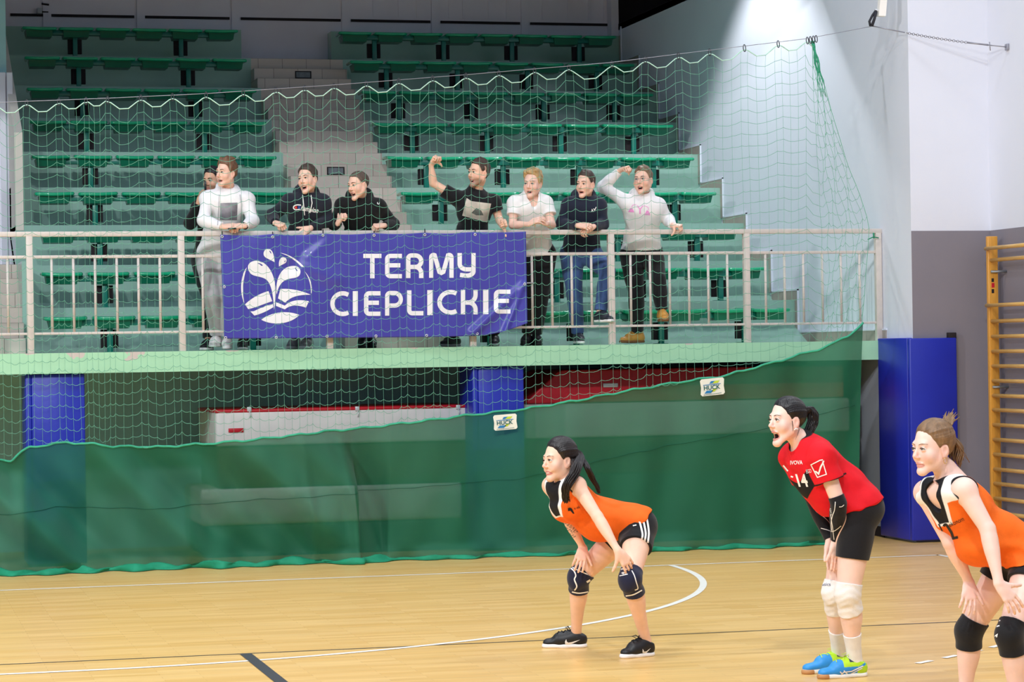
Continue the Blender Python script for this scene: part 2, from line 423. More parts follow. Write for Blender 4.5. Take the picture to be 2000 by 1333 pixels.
def bench(n, block):
    if block == 'left': cnt, xa, xb = 6, 1.645+.026*(n-1), 4.345+.012*(n-1)
    else: cnt, xa, xb = 8, 5.62+.014*(n-1), 9.235+.008*(n-1)
    yl = TY(n)+0.02; zl = TZ(n)+0.352
    if n == 1: yl = TY(1)+0.05
    side = 'left of the middle stairs' if block == 'left' else 'right of the middle stairs'
    count = 'six' if block == 'left' else 'eight'
    r = empty('spectator_bench', (xa, yl, TZ(n)))
    tag(r, 'green bench of %s seats %s, %s row up from the balcony' % (count, side, ORD[n-1]), 'bench', 'green benches of the stand')
    pitch = (xb-xa-0.38)/(cnt-1)
    for k in range(cnt):
        if first_seat[0]: s_, h_ = _seat0, _shell0; first_seat[0] = False
        else:
            s_, h_ = _seat0.copy(), _shell0.copy(); COL.objects.link(s_); COL.objects.link(h_)
        s_.parent = r; h_.parent = s_; h_.location = (0, 0, 0)
        s_.location = (0.19+k*pitch, 0, 0.352); s_.rotation_euler = (math.radians(random.uniform(-1, 1)), math.radians(random.uniform(-.8, .8)), math.radians(random.uniform(-1.5, 1.5)))
    MB().bbox((0.06, 0.075, 0.262), (xb-xa-0.06, 0.16, 0.322), 0.006).build('beam', M_beam, r)
    nl = 2 if block == 'left' else 4
    for k in range(nl):
        x = (0.62 + k*(xb-xa-1.30)) if block == 'left' else 0.45+k*(xb-xa-0.9)/3
        l = MB().bbox((x-0.028, 0.11, 0.0), (x+0.028, 0.155, 0.265), 0.004)
        l.box((x-0.06, 0.08, 0), (x+0.06, 0.22, 0.008))
        lo = l.build('leg', M_beam, r)
        MB().bbox((x-0.085, 0.165, 0.045), (x+0.085, 0.2, 0.225), 0.004).build('bracket_plate', M_dark, lo)
for n in range(1, 10):
    for blk in ('left', 'right'): bench(n, blk)

# ------------------------------------------------------------------ railing
M_rail = mat('rail_paint', '#d3cac4', 0.45, 0.4, var=0.06, scale=14)
rl = empty('balcony_railing', (5.475, YB+0.05, Z0))
tag(rl, 'off white steel railing with upright bars along the balcony edge', 'railing')
YR = YB+0.05; P0, PP = 5.475, 1.3588
ZT, ZM, ZL = 3.013, 2.7995, 2.1067
pxs = [P0+k*PP for k in range(-5, 4)]
for k, x in enumerate(pxs):
    under(rl, MB().bbox((x-0.03, YR-0.03, Z0), (x+0.03, YR+0.03, ZT-0.04), 0.004), 'post', M_rail)
under(rl, MB().bbox((-2.5, YR-0.03, ZT-0.046), (XW+0.0, YR+0.03, ZT), 0.005), 'top_rail', M_rail)
under(rl, MB().bbox((-2.5, YR-0.014, ZM-0.028), (pxs[-1], YR+0.014, ZM), 0.003), 'middle_rail', M_rail)
under(rl, MB().bbox((-2.5, YR-0.014, ZL-0.022), (pxs[-1], YR+0.014, ZL), 0.003), 'bottom_rail', M_rail)
for a in range(1, len(pxs)-1):
    for k in range(1, 7):
        x = pxs[a]+PP*k/7
        under(rl, MB().tube([(x, YR, ZL-.002), (x, YR, ZM-.02)], 0.0125, 8), 'baluster', M_rail)

# ------------------------------------------------------------------ step lights in the stairs
M_lens = mat('smoked_lens', '#6d7478', 0.2, 0.5, var=0.2, scale=20)
for (px, py, w, hh, k, lab) in ((592, 143, 36, 14, 13, 'small dark recessed step light high up in the middle stairs'), (655.5, 333.5, 37, 15, 5, 'small dark recessed step light low in the middle stairs')):
    yy = TY(2)-0.53+0.265*k
    p = PY(px, py, yy)
    # nearest riser
    best = min(range(24), key=lambda q: abs(PY(px, py, TY(2)-0.53+0.265*q)[2]-(TZ(1)+0.1504*(q+0.5))))
    yy = TY(2)-0.53+0.265*best; p = PY(px, py, yy); p[2] = TZ(1)+0.1504*(best+0.5)
    e = empty('step_light', p); tag(e, lab, 'light', 'step lights in the stairs')
    x, y, z = p
    fr = MB(); fr.box((x-.1, y-.012, z-.045), (x+.1, y, z-.035)); fr.box((x-.1, y-.012, z+.035), (x+.1, y, z+.045)); fr.box((x-.1, y-.012, z-.035), (x-.088, y, z+.035)); fr.box((x+.088, y-.012, z-.035), (x+.1, y, z+.035))
    under(e, fr, 'frame', M_dark); under(e, MB().box((x-.088, y-.006, z-.035), (x+.088, y, z+.035)), 'lens', M_lens)
# small device on the back wall
p = PY(80, 20, YBACK-.03); e = empty('wall_sensor', p); tag(e, 'small dark sensor box on a pipe on the back wall', 'sensor')
under(e, MB().bbox((p[0]-.05, p[1]-.06, p[2]-.05), (p[0]+.01, p[1]+.03, p[2]+.02), .006), 'housing', M_steel)
q = MB(); q.tube([(p[0]+.07, p[1]+.02, p[2]-.28), (p[0]+.07, p[1]+.02, p[2]+.6)], .008); q.tube([(p[0]+.01, p[1], p[2]-.02), (p[0]+.09, p[1], p[2]-.02)], .008); q.tube([(p[0]+.01, p[1], p[2]+.08), (p[0]+.1, p[1], p[2]+.07)], .012)
under(e, q, 'pipe', M_dark)
# ------------------------------------------------------------------ lettering
def text_mesh(body, size=1.0, shear=0.0, bold=0.0):
    cu = bpy.data.curves.new('lettering', 'FONT'); cu.body = body; cu.size = size; cu.shear = shear; cu.offset = bold; cu.resolution_u = 4
    o = bpy.data.objects.new('lettering', cu); COL.objects.link(o)
    dg = bpy.context.evaluated_depsgraph_get(); me = o.evaluated_get(dg).to_mesh()
    vs = [tuple(v.co) for v in me.vertices]; fs = [tuple(p.vertices) for p in me.polygons]
    o.evaluated_get(dg).to_mesh_clear(); bpy.data.objects.remove(o); bpy.data.curves.remove(cu)
    xs = [v[0] for v in vs]; ys = [v[1] for v in vs]
    x0, x1, y0, y1 = min(xs), max(xs), min(ys), max(ys)
    return [((v[0]-x0)/(x1-x0), (v[1]-y0)/(y1-y0)) for v in vs], fs, (x1-x0)/(y1-y0)
def ribbon(pts, w, step=0.045):
    """flat stroke along a polyline with mitred joins, subdivided; returns verts 2D, faces"""
    P = [np.array(p, float) for p in pts]; Q = [P[0]]
    for a, b in zip(P[:-1], P[1:]):
        n = max(1, int(np.linalg.norm(b-a)/step))
        Q += [a+(b-a)*k/n for k in range(1, n+1)]
    P = Q; n = len(P); L = []; R_ = []
    for i in range(n):
        d0 = P[i]-P[i-1] if i > 0 else P[1]-P[0]; d1 = P[i+1]-P[i] if i < n-1 else d0
        d0 = d0/np.linalg.norm(d0); d1 = d1/np.linalg.norm(d1)
        n0 = np.array([-d0[1], d0[0]]); n1 = np.array([-d1[1], d1[0]]); m = n0+n1; m /= np.linalg.norm(m)
        k = w/2/max(0.35, float(np.dot(m, n0))); L.append(P[i]+m*k); R_.append(P[i]-m*k)
    return L+R_, [(i, n+i, n+i+1, i+1) for i in range(n-1)]
def arc(cx, cy, rx, ry, a0, a1, n=10):
    return [(cx+rx*math.cos(math.radians(a0+(a1-a0)*k/n)), cy+ry*math.sin(math.radians(a0+(a1-a0)*k/n))) for k in range(n+1)]
T = 0.176     # stroke of the banner letters, letter height 1, y upwards
h_ = T/2
def letter(c):
    """stroke list, width"""
    if c == 'T': return [[(0, 1-h_), (.72, 1-h_)], [(.36, 1-T+.01), (.36, 0)]], .72
    if c == 'I': return [[(h_, 0), (h_, 1)]], T
    if c == 'E': return [[(.66, 1-h_)]+arc(h_+.125, 1-h_-.125, .125, .125, 90, 180, 6)+arc(h_+.125, h_+.125, .125, .125, 180, 270, 6)+[(.66, h_)], [(h_, .53), (.60, .53)]], .66
    if c == 'L': return [[(h_, 1)]+arc(h_+.125, h_+.125, .125, .125, 180, 270, 6)+[(.66, h_)]], .66
    if c == 'P': return [[(h_, 0)]+arc(h_+.125, 1-h_-.125, .125, .125, 180, 90, 6)+arc(.40, .66, .26, .34-h_, 90, -90, 12)+[(h_+.05, .32+h_)]], .66+h_
    if c == 'R': return [[(h_, 0)]+arc(h_+.125, 1-h_-.125, .125, .125, 180, 90, 6)+arc(.37, .68, .23, .32-h_, 90, -90, 12)+[(h_+.05, .36+h_)], [(.36, .36+h_)]+arc(.36, .2, .24, .36+h_-.2, 90, 0, 8)+[(.60, 0)]], .60+h_
    if c == 'C': return [arc(.52, .5, .52-h_, .5-h_, 58, 302, 26)], .74
    if c == 'M': return [[(h_, 0)]+arc(.18, .82, .18-h_, .1, 180, 60, 5)+[(.42, .24), (.50, .2), (.58, .24)]+arc(.82, .82, .18-h_, .1, 120, 0, 5)+[(1-h_, 0)]], 1.0
    if c == 'Y': return [[(h_, 1)]+arc(.36, .56, .36-h_, .22, 180, 270, 8)+[(.62, .34)], [(.72-h_, 1)]+arc(.36, .26, .36-h_, .26-h_, 0, -105, 10)+[(.10, h_+.03)]], .72
    if c == 'K': return [[(h_, 0), (h_, 1)], [(T, .48), (.30, .48)]+arc(.30, .80, .30, .32, -90, 0, 8)+[(.60, 1)], [(.32, .48)]+arc(.32, .2, .28, .28, 90, 0, 8)+[(.60, 0)]], .60+h_
M_banner = mat('banner_vinyl', '#4441a6', 0.33, 0.5, var=0.05, scale=3, coat=0.1)
M_bprint = mat('banner_white_print', '#f2f0f4', 0.35, 0.45, var=0.02, scale=3)
YBN = 22.985
def bw(px, py):
    """depth of the hanging vinyl: tension folds and slack between eyelets"""
    d = 0.010*math.sin(px*0.017+0.6)+0.006*math.sin(px*0.041+py*0.02)
    d += 0.012*math.sin((px-430)/98*math.pi)**2*math.exp(-(py-455)/60)
    for (x0, y0, x1, y1, wd, am) in ((1024, 555, 925, 650, 9, -.035), (1024, 556, 985, 652, 5, -.03), (560, 500, 655, 545, 16, -.02), (625, 470, 570, 520, 14, .018), (640, 470, 600, 500, 10, -.014), (830, 465, 800, 560, 20, .014)):
        vx, vy = x1-x0, y1-y0; L2 = vx*vx+vy*vy; t = max(0, min(1, ((px-x0)*vx+(py-y0)*vy)/L2))
        q = math.hypot(px-x0-vx*t, py-y0-vy*t); d += am*math.exp(-(q/wd)**2)*(0.4+0.6*t)
    if px > 900: d -= 0.05*((px-900)/130)**2*max(0, (py-560)/95)**2
    return d
def BN(px, py, off=0.0): return PY(px, py, YBN+bw(px, py)-off)
bn = empty('banner', BN(730, 455)); tag(bn, 'large blue vinyl banner with white lettering tied to the balcony railing', 'banner')
nx, ny = 240, 84; vs = []
for j in range(ny+1):
    v = j/ny
    for i in range(nx+1):
        u = i/nx; x = (430+8*v)*(1-u)+(1027+3*v)*u
        yt = 458.5-6*u+2.5*abs(math.sin((x-433)/98.6*math.pi))*(1 if x < 900 else .5)
        yb = interp([(430, 662), (700, 660), (860, 658.5), (945, 656), (985, 648), (1030, 632)], x)
        vs.append(BN(x, yt+(yb-yt)*v))
n1 = nx+1
mb = MB().add(vs, [(j*n1+i, (j+1)*n1+i, (j+1)*n1+i+1, j*n1+i+1) for j in range(ny) for i in range(nx)], True)
sheet = under(bn, mb, 'vinyl_sheet', M_banner)
mod = sheet.modifiers.new('thickness', 'SOLIDIFY'); mod.thickness = 0.002; mod.offset = 1
def banner_shape(parent, name, polys, m=M_bprint, off=0.005):
    mb = MB()
    for vs, fs in polys: mb.add([BN(x, y, off) for x, y in vs], fs)
    return under(parent, mb, name, m)
def word(txt, boxes):
    """boxes: per letter (x0, x1, ytop, ybottom) in photo pixels"""
    polys = []
    for c, (x0, x1, yt, yb) in zip(txt, boxes):
        st, w = letter(c)
        for s_ in st:
            vs, fs = ribbon(s_, T)
            polys.append(([(x0+v[0]/w*(x1-x0), yb+(yt-yb)*v[1]) for v in vs], fs))
    return polys
w1 = word('TERMY', [(709.5, 745, 496, 544), (752, 785, 496, 544), (793, 827, 495, 543.5), (838, 886, 494.5, 543), (893.5, 929, 494.5, 543)])
w2 = word('CIEPLICKIE', [(645, 680, 569, 618), (689, 699, 569, 617.5), (711, 743, 569, 617.5), (752, 787, 568.5, 617), (795, 827, 567.5, 616.5), (834.5, 845, 567, 616), (854, 891, 566.5, 615), (900, 933, 566.5, 614.5), (943.5, 954, 566, 614), (964.5, 997, 566, 613)])
banner_shape(bn, 'lettering', w1); banner_shape(bn, 'lettering', w2)
def closed(pts, n=6): return [tuple(p) for p in smoothpath(pts, n, True)]
def poly_fill(outline, holes=()):
    """triangulated fill, finely enough to follow the cloth"""
    bm = bmesh.new()
    for lp in (outline, *holes):
        vv = [bm.verts.new((x, y, 0)) for x, y in lp]
        for i in range(len(vv)): bm.edges.new((vv[i], vv[(i+1) % len(vv)]))
    bmesh.ops.triangle_fill(bm, use_beauty=True, use_dissolve=False, edges=list(bm.edges))
    for _ in range(2):
        lg = [e for e in bm.edges if e.calc_length() > 9]
        if lg: bmesh.ops.subdivide_edges(bm, edges=lg, cuts=1); bmesh.ops.triangulate(bm, faces=list(bm.faces))
    bm.verts.index_update(); r = ([(v.co.x, v.co.y) for v in bm.verts], [[q.index for q in f.verts] for f in bm.faces]); bm.free()
    return r
def Z5(l): return [(420+x/5.797, 440+y/5.797) for x, y in l]
def bez(p0, p1, p2, p3, n=12):
    return [tuple((1-t)**3*np.array(p0)+3*(1-t)**2*t*np.array(p1)+3*(1-t)*t*t*np.array(p2)+t**3*np.array(p3)) for t in [k/n for k in range(n+1)]]
logo = []
# big left drop
o = bez((668, 960), (660, 800), (640, 640), (560, 605))+bez((560, 605), (500, 575), (430, 585), (395, 540))[1:]+bez((395, 540), (350, 480), (370, 405), (470, 403))[1:]+bez((470, 403), (600, 410), (672, 560), (684, 700))[1:]+bez((684, 700), (692, 800), (680, 900), (668, 960))[1:-1]
logo.append((Z5(o), [Z5(closed([(478, 433), (505, 432), (535, 448), (540, 458), (522, 460), (508, 445)], 3))]))
# right drop
o = bez((700, 785), (712, 690), (760, 640), (800, 622))+bez((800, 622), (850, 595), (920, 610), (955, 570))[1:]+bez((955, 570), (985, 520), (960, 462), (890, 462))[1:]+bez((890, 462), (780, 462), (705, 550), (695, 700))[1:]+[(694, 760)]
logo.append((Z5(o), [Z5(closed([(903, 485), (918, 490), (932, 512), (930, 522), (918, 513)], 3))]))
# small drops
o = bez((674, 420), (668, 330), (650, 268), (597, 268))+bez((597, 268), (545, 275), (535, 340), (570, 365))[1:]+bez((570, 365), (610, 390), (640, 400), (674, 420))[1:-1]
logo.append((Z5(o), [Z5(closed([(613, 290), (628, 296), (637, 315), (634, 323), (622, 308)], 3))]))
o = bez((724, 470), (720, 420), (725, 365), (775, 362))+bez((775, 362), (815, 368), (820, 410), (795, 430))[1:]+bez((795, 430), (770, 445), (745, 455), (724, 470))[1:-1]
logo.append((Z5(o), [Z5(closed([(795, 398), (798, 408), (790, 420), (783, 418), (788, 408)], 3))]))
# ring arcs
o = bez((360, 478), (290, 560), (270, 760), (332, 888), 16)+bez((332, 888), (305, 740), (318, 600), (360, 478), 16)[1:-1]; logo.append((Z5(o), []))
o = bez((735, 313), (830, 325), (940, 390), (1012, 478), 12)+[(975, 470)]+bez((975, 470), (900, 390), (830, 345), (735, 313), 12)[1:-1]; logo.append((Z5(o), []))
o = bez((1012, 522), (1080, 590), (1105, 680), (1093, 775), 12)+[(1085, 770)]+bez((1085, 770), (1085, 690), (1070, 600), (1012, 522), 12)[1:-1]; logo.append((Z5(o), []))
# waves
o = bez((340, 897), (420, 820), (520, 770), (605, 747))+[(648, 862)]+bez((648, 862), (560, 890), (460, 935), (375, 952))[1:]; logo.append((Z5(o), []))
o = [(400, 978)]+bez((440, 975), (540, 925), (600, 905), (655, 893), 8)+[(660, 930)]+bez((660, 930), (590, 975), (510, 1010), (445, 1025), 8)[1:]; logo.append((Z5(o), []))
o = [(740, 723)]+bez((740, 723), (870, 715), (980, 745), (1085, 788))[1:]+bez((1085, 788), (960, 790), (870, 800), (795, 878))[1:]+[(712, 830)]; logo.append((Z5(o), []))
o = [(690, 872), (790, 912)]+bez((790, 912), (860, 845), (960, 840), (1063, 862))[1:]+[(1030, 935)]+bez((1030, 935), (940, 905), (860, 895), (790, 955))[1:]+[(690, 915)]; logo.append((Z5(o), []))
o = bez((523, 1072), (650, 975), (830, 965), (955, 1018), 14)+bez((955, 1018), (850, 1130), (640, 1140), (523, 1072), 14)[1:-1]; logo.append((Z5(o), []))
banner_shape(bn, 'emblem', [poly_fill(a, b) for a, b in logo])
M_eye = mat('eyelet_metal', '#d8d8dc', 0.35, 0.5, metal=0.3, var=0.05)
M_cord = mat('dark_cord', '#2c2c34', 0.7, 0.3, var=0.1)
def ring(mb, c, R_, r, n=14, axis=1):
    pts = [c+R_*(np.array([math.cos(t), 0, math.sin(t)]) if axis == 1 else np.array([0, math.cos(t), math.sin(t)])) for t in [2*math.pi*k/n for k in range(n+1)]]
    return mb.tube(pts, r, 6, caps=False)
tops = [(433.8, 460.4), (532.5, 461), (630.8, 457.8), (730.6, 457.8), (829.7, 456.7), (928, 456.4)]
for (x, y) in tops+[(440.7, 658), (539.4, 657.5), (638.7, 655.3), (734.3, 654.8), (833.3, 653.6), (932, 650.3), (438, 558.7), (1025, 553.2)]:
    q = under(bn, ring(MB(), BN(x, y+2, 0.004), 0.010, 0.0042), 'eyelet', M_eye)
for (x, y) in tops:
    a = BN(x, y+2, .005); under(bn, MB().tube([a, PY(x, y-6, YR-.036), PY(x, y-9, YR-.02)], 0.0045, 6), 'tie_cord', M_cord)
a = BN(1025, 553.2, .006); under(bn, MB().tube([a, PY(1034, 553, YR-.03), PY(1043, 553.5, YR-.016)], 0.006, 6), 'tie_cord', M_eye, 'white tie')
a = BN(438, 558.7, .006); under(bn, MB().tube([a, PY(431, 558.7, YR-.03)], 0.006, 6), 'tie_cord', M_eye, 'white tie')

# ------------------------------------------------------------------ pillars and blue pads, crash mats under the balcony
M_pad = mat('blue_pad_vinyl', '#1a2aa8', 0.38, 0.5, var=0.05, scale=3, bump=0.08, bscale=9)
def pad(label, x0, x1, y0, y1, z1):
    e = empty('wall_pad', (x0, y0, 0)); tag(e, label, 'pad', 'blue pillar pads')
    under(e, MB().bbox((x0, y0, 0.02), (x1, y0+0.06, z1), 0.012), 'front_panel', M_pad)
    under(e, MB().bbox((x0-0.055, y0+0.004, 0.02), (x0, y1, z1+0.004), 0.012), 'side_panel', M_pad)
    return e
YQ = 23.12
for nm, pxa, pxb, pyt, lab in (('pillar_1', 62, 166, 731, 'blue padded pillar cover at the far left under the balcony'), ('pillar_2', 935, 1024, 716, 'blue padded pillar cover between the two stacks of crash mats')):
    a, b_ = PY(pxa, 800, YQ), PY(pxb, 800, YQ); zt = PY(pxa, pyt, YQ)[2]
    struct(MB().box((a[0]+0.05, YQ+0.062, 0), (b_[0]-0.05, YQ+0.6, 1.735)).build(nm, M_under))
    pad(lab, a[0], b_[0], YQ, YQ+0.55, min(zt, 1.73))
# corner pad on the wall return
a = PY(1797, 1000, YP-0.07); b_ = PY(1874, 1000, YP-0.07); zt = PY(1797, 661, YP-0.07)[2]
e = empty('wall_pad', (a[0], YP-.07, 0)); tag(e, 'tall blue pad wrapped round the wall corner at right beside the balcony', 'pad', 'blue pillar pads')
under(e, MB().bbox((XW-0.065, YP-0.07, 0.02), (b_[0], YP-0.004, zt), 0.012), 'front_panel', M_pad)
under(e, MB().bbox((XW-0.067, YP-0.006, 0.02), (XW-0.002, YB+0.02, zt+.005), 0.012), 'side_panel', M_pad)
p = PY(1859, 656, YP-0.04); under(e, MB().bbox((p[0]-.04, YP-.06, p[2]-.03), (p[0]+.04, YP-.003, p[2]+.03), .005), 'strap_end', M_dark)

M_pvc = mat('white_pvc', '#dedad8', 0.45, 0.4, var=0.05, scale=5, bump=0.15, bscale=6)
M_red = mat('red_pvc', '#c2192c', 0.42, 0.45, var=0.06, scale=4, bump=0.25, bscale=5)
M_brown = mat('dark_red_pvc', '#5c2e2a', 0.5, 0.4, var=0.1, scale=4, bump=0.2, bscale=6)
M_dgreen = mat('dark_green_pvc', '#33423a', 0.5, 0.4, var=0.1, scale=4, bump=0.2, bscale=6)
YM = 23.45
def mat_px(name, label, px0, px1, zb, zt, m, y0=YM, y1=24.7, top=None, slant=0, group=None):
    xa, xb = PY(px0, 850, y0)[0], PY(px1, 850, y0)[0]
    e = empty('crash_mat', (xa, y0, zb)); tag(e, label, 'mat', group)
    if slant:
        mb = MB().prism([(xa, zb), (xb, zb), (xb, zt), (xa+slant, zt), (xa+slant-.05, zt-.02), (xa, zb+.03)], 1, y0, y1)
        o = under(e, mb, 'cover', m); bv = o.modifiers.new('soft', 'BEVEL'); bv.width = 0.02; bv.segments = 3
    else:
        under(e, MB().bbox((xa, y0, zb), (xb, y1, zt), 0.035, 3), 'cover', m)
    if top: under(e, MB().bbox((xa-.004, y0-.006, zt-.022), (xb+.004, y1+.004, zt+.008), 0.01), 'top_cover', top)
    return e, xa, xb
zz = [0.0, .30, .62, .985, 1.283]
zA = PY(700, 797, YM)[2]; zA0 = PY(700, 868, YM)[2]; zB = PY(560, 952, YM)[2]; zB0 = PY(560, 1025, YM)[2]
GA, GB = 'crash mats stacked left of the middle pillar', 'crash mats stacked right of the middle pillar'
mat_px('m', 'dark green crash mat on the floor, lowest of the left stack behind the net curtain', 400, 905, 0.0, zB0, M_dgreen, group=GA)
mat_px('m', 'pale crash mat, second from the floor in the left stack behind the net curtain', 390, 902, zB0+.004, zB, M_pvc, group=GA)
mat_px('m', 'dark brown crash mat under the white one in the left stack', 425, 915, zB+.004, zA0, M_brown, group=GA)
e, xa, xb = mat_px('m', 'white crash mat with red top edge, topmost of the stack left of the pillar', 421, 918, zA0+.004, zA, M_pvc, top=M_red, group=GA)
under(e, MB().bbox((xa+.12, YM-.012, PY(460, 845, YM)[2]), (xa+.26, YM, PY(460, 837, YM)[2]), .003), 'handle_patch', M_red, 'red handle patch')
for px, py in ((487, 800), (698, 799), (895, 796)):
    c = PY(px, py, YM-.01); mb = MB().bbox((c[0]-.02, YM-.014, c[2]-.02), (c[0]+.02, YM+.03, c[2]+.022), .004)
    mb.tube([(c[0], YM-.012, c[2]-.02), (c[0]+.01, YM-.014, c[2]-.05), (c[0]+.004, YM-.012, c[2]-.075)], .006, 6); under(e, mb, 'strap', M_eye)
YM2 = 23.5
zR = PY(1250, 721, YM2)[2]; zR0 = PY(1040, 790, YM2)[2]; zW0 = PY(1150, 857, YM2)[2]
mat_px('m', 'dark green crash mat at the bottom of the right stack behind the net curtain', 1027, 1660, 0.0, zW0-.35, M_dgreen, YM2, group=GB)
mat_px('m', 'dark brown crash mat in the right stack behind the net curtain', 1027, 1655, zW0-.345, zW0, M_brown, YM2, group=GB)
mat_px('m', 'white crash mat below the red one in the right stack', 1026, 1662, zW0+.004, zR0, M_pvc, YM2, group=GB)
e, xa, xb = mat_px('m', 'red crash mat with slanted end on top of the right stack', 1030, 1650, zR0+.004, zR, M_red, YM2, slant=.36, group=GB)
c = PY(1192, 753, YM2); under(e, MB().bbox((c[0]-.075, YM2-.014, c[2]-.02), (c[0]+.075, YM2, c[2]+.02), .006), 'handle', M_eye, 'white carrying handle')

# ------------------------------------------------------------------ wall bars
M_wood = mat('varnished_beech', '#d99a3c', 0.35, 0.5, var=0.1, scale=5, stretch=(10, 10, 1), coat=0.2)
M_wood2 = mat('pale_beech', '#dcae62', 0.35, 0.5, var=0.1, scale=5, stretch=(1, 1, 8), coat=0.2)
e = empty('wall_bars', (XH-.1, 22.2, 0)); tag(e, 'wooden wall bars ladder fixed to the grey wall at the right edge', 'wall bars')
XL = XH-0.17
yp0 = 22.18
def at_bar(py, px=1942):
    p = PXw(px, py, XL); return p
pst = PXw(1925, 470, XL); y_post = pst[1]; zt = PXw(1936, 461, XL)[2]
pw = 0.075
for yy in (y_post, y_post-1.3): under(e, MB().bbox((XL, yy-0.05, 0.0), (XL+0.10, yy, zt), 0.006), 'upright', M_wood)
for py in (486, 509, 598, 629, 659, 688, 717, 746, 775, 803, 832, 861, 890, 919, 947, 976, 1004, 1032):
    z = PXw(1950, py-1.5, XL+.03)[2]; off = -0.015 if py in (486, 598) else 0.03
    under(e, MB().tube([(XL+off, y_post-0.03, z), (XL+off, y_post-0.65, z), (XL+off, y_post-1.28, z)], 0.019, 10), 'rung', M_wood2)
for py in (530, 757):
    z = PXw(1945, py, XL)[2]; under(e, MB().tube([(XL+.02, y_post-.06, z), (XH, y_post-.09, z)], 0.012, 8), 'wall_bracket', M_steel)
q = MB()
for k, (pya, pyb, w) in enumerate(((544, 551, 5), (565, 573, 5))):
    z1, z0_ = PXw(1932, pya, XL)[2], PXw(1932, pyb, XL)[2]; q.box((XL+.03, y_post-.0515, z0_), (XL+.055, y_post-.05, z1))
under(e, q, 'printed_mark', M_dark)
z1, z0_ = PXw(1932, 553, XL)[2], PXw(1932, 562, XL)[2]; under(e, MB().box((XL+.03, y_post-.0516, z0_), (XL+.06, y_post-.05, z1)), 'printed_mark', M_red, 'red printed dot')

# ------------------------------------------------------------------ net, wire, curtain
YN = 22.42
M_net = mat('green_net_cord', '#69ab91', 0.6, 0.4, var=0.1, scale=30)
M_rope = mat('pale_edge_rope', '#b9e2cf', 0.6, 0.4, var=0.1, scale=30)
M_hook = mat('black_hook', '#26262c', 0.4, 0.5, var=0.1)
M_wire = mat('wire_steel', '#9a9aa4', 0.4, 0.5, metal=0.5, var=0.1)
wire_px = [(-300, 214), (0, 200), (210, 192), (402, 183), (653, 166), (910, 146), (1195, 122), (1325, 105.5), (1454, 90), (1576, 75.5), (1705, 51)]
def wy(x): return interp(wire_px, x)
hooks = [-75, -10, 52, 115, 168, 210, 275, 337, 402.5, 475, 539, 595, 652.5, 715.5, 779, 845, 910, 974.5, 1044, 1111, 1195, 1260, 1325, 1386, 1454, 1520, 1577]
cur_top = [(-120, 905), (0, 899), (24, 901), (42, 884), (59, 874.5), (129, 865), (175, 867), (224, 873), (315, 874), (402, 867.5), (490, 859), (595, 848), (700, 838), (948, 808), (1025, 799), (1130, 782), (1235, 762.5), (1340, 745), (1415, 734.5), (1524, 705), (1597, 684), (1650, 658), (1684, 631)]
cur_bot = [(-120, 1131), (0, 1128), (87, 1121), (245, 1114), (420, 1112), (560, 1109), (700, 1105), (1000, 1090), (1300, 1079.5), (1604, 1067), (1668, 1061)]
net = empty('protective_net', PZ(800, 1098, 0)); tag(net, 'green ball stop net hung on the wire with a green curtain along its foot', 'net')
rnd = random.Random(3)
FR = (0.10, 0.36, 0.63, 0.90); SG = (9, 22, 22, 9)
cols = []      # each: list of px points from top down
for a, b_ in zip(hooks[:-1], hooks[1:]):
    for f, s_ in zip(FR, SG):
        x = a+(b_-a)*f; s2 = s_*(b_-a)/65
        cols.append((x, wy(x)+s2, f))
ROWH = 22.3
def node(ci, i):
    x, yt, f = cols[ci]
    if i == 0: return (x, yt)
    A = (10*math.exp(-i/3.5)+3.6)*(1-.45*min(1, max(0, (x-1150)/300)))
    s_ = -math.cos(2*math.pi*f)
    base = wy(x)+17
    y = base+i*ROWH+A*s_+2.2*math.sin(ci*.9+i*.35)+1.2*math.sin(ci*2.3+i)
    xx = x+0.016*(y-yt)+1.6*math.sin(i*0.22+ci*.5)
    return (xx, y)
def dep(x, y): return YN+0.02*math.sin(x*.013)+0.015*math.sin(y*.02+x*.004)
def N3(p): return PY(p[0], p[1], dep(*p))
nm = MB(); r = 0.0018
nc = len(cols); NR = 40
def limit(x): return interp(cur_top, x)
prev = None
for ci in range(nc):
    pts = []
    for i in range(NR):
        p = node(ci, i)
        if p[1] > limit(p[0]): 
            pts.append((p[0], limit(p[0]))); break
        pts.append(p)
    nm.tube([N3(p) for p in pts], r*.66, 4, smooth=False, caps=False)
    if ci > 0:
        for i in range(1, NR):
            a, b_ = node(ci-1, i), node(ci, i)
            if a[1] > limit(a[0]) or b_[1] > limit(b_[0]): break
            sg = (.4+3.6*min(1, i/18)*rnd.uniform(.5, 1.2))*(1-.75*min(1, max(0, (a[0]-1250)/250))); m1 = ((a[0]*2+b_[0])/3, (a[1]*2+b_[1])/3+sg); m2 = ((a[0]+2*b_[0])/3, (a[1]+2*b_[1])/3+sg)
            nm.tube([N3(q) for q in (a, m1, m2, b_)], r, 4, smooth=False, caps=False)
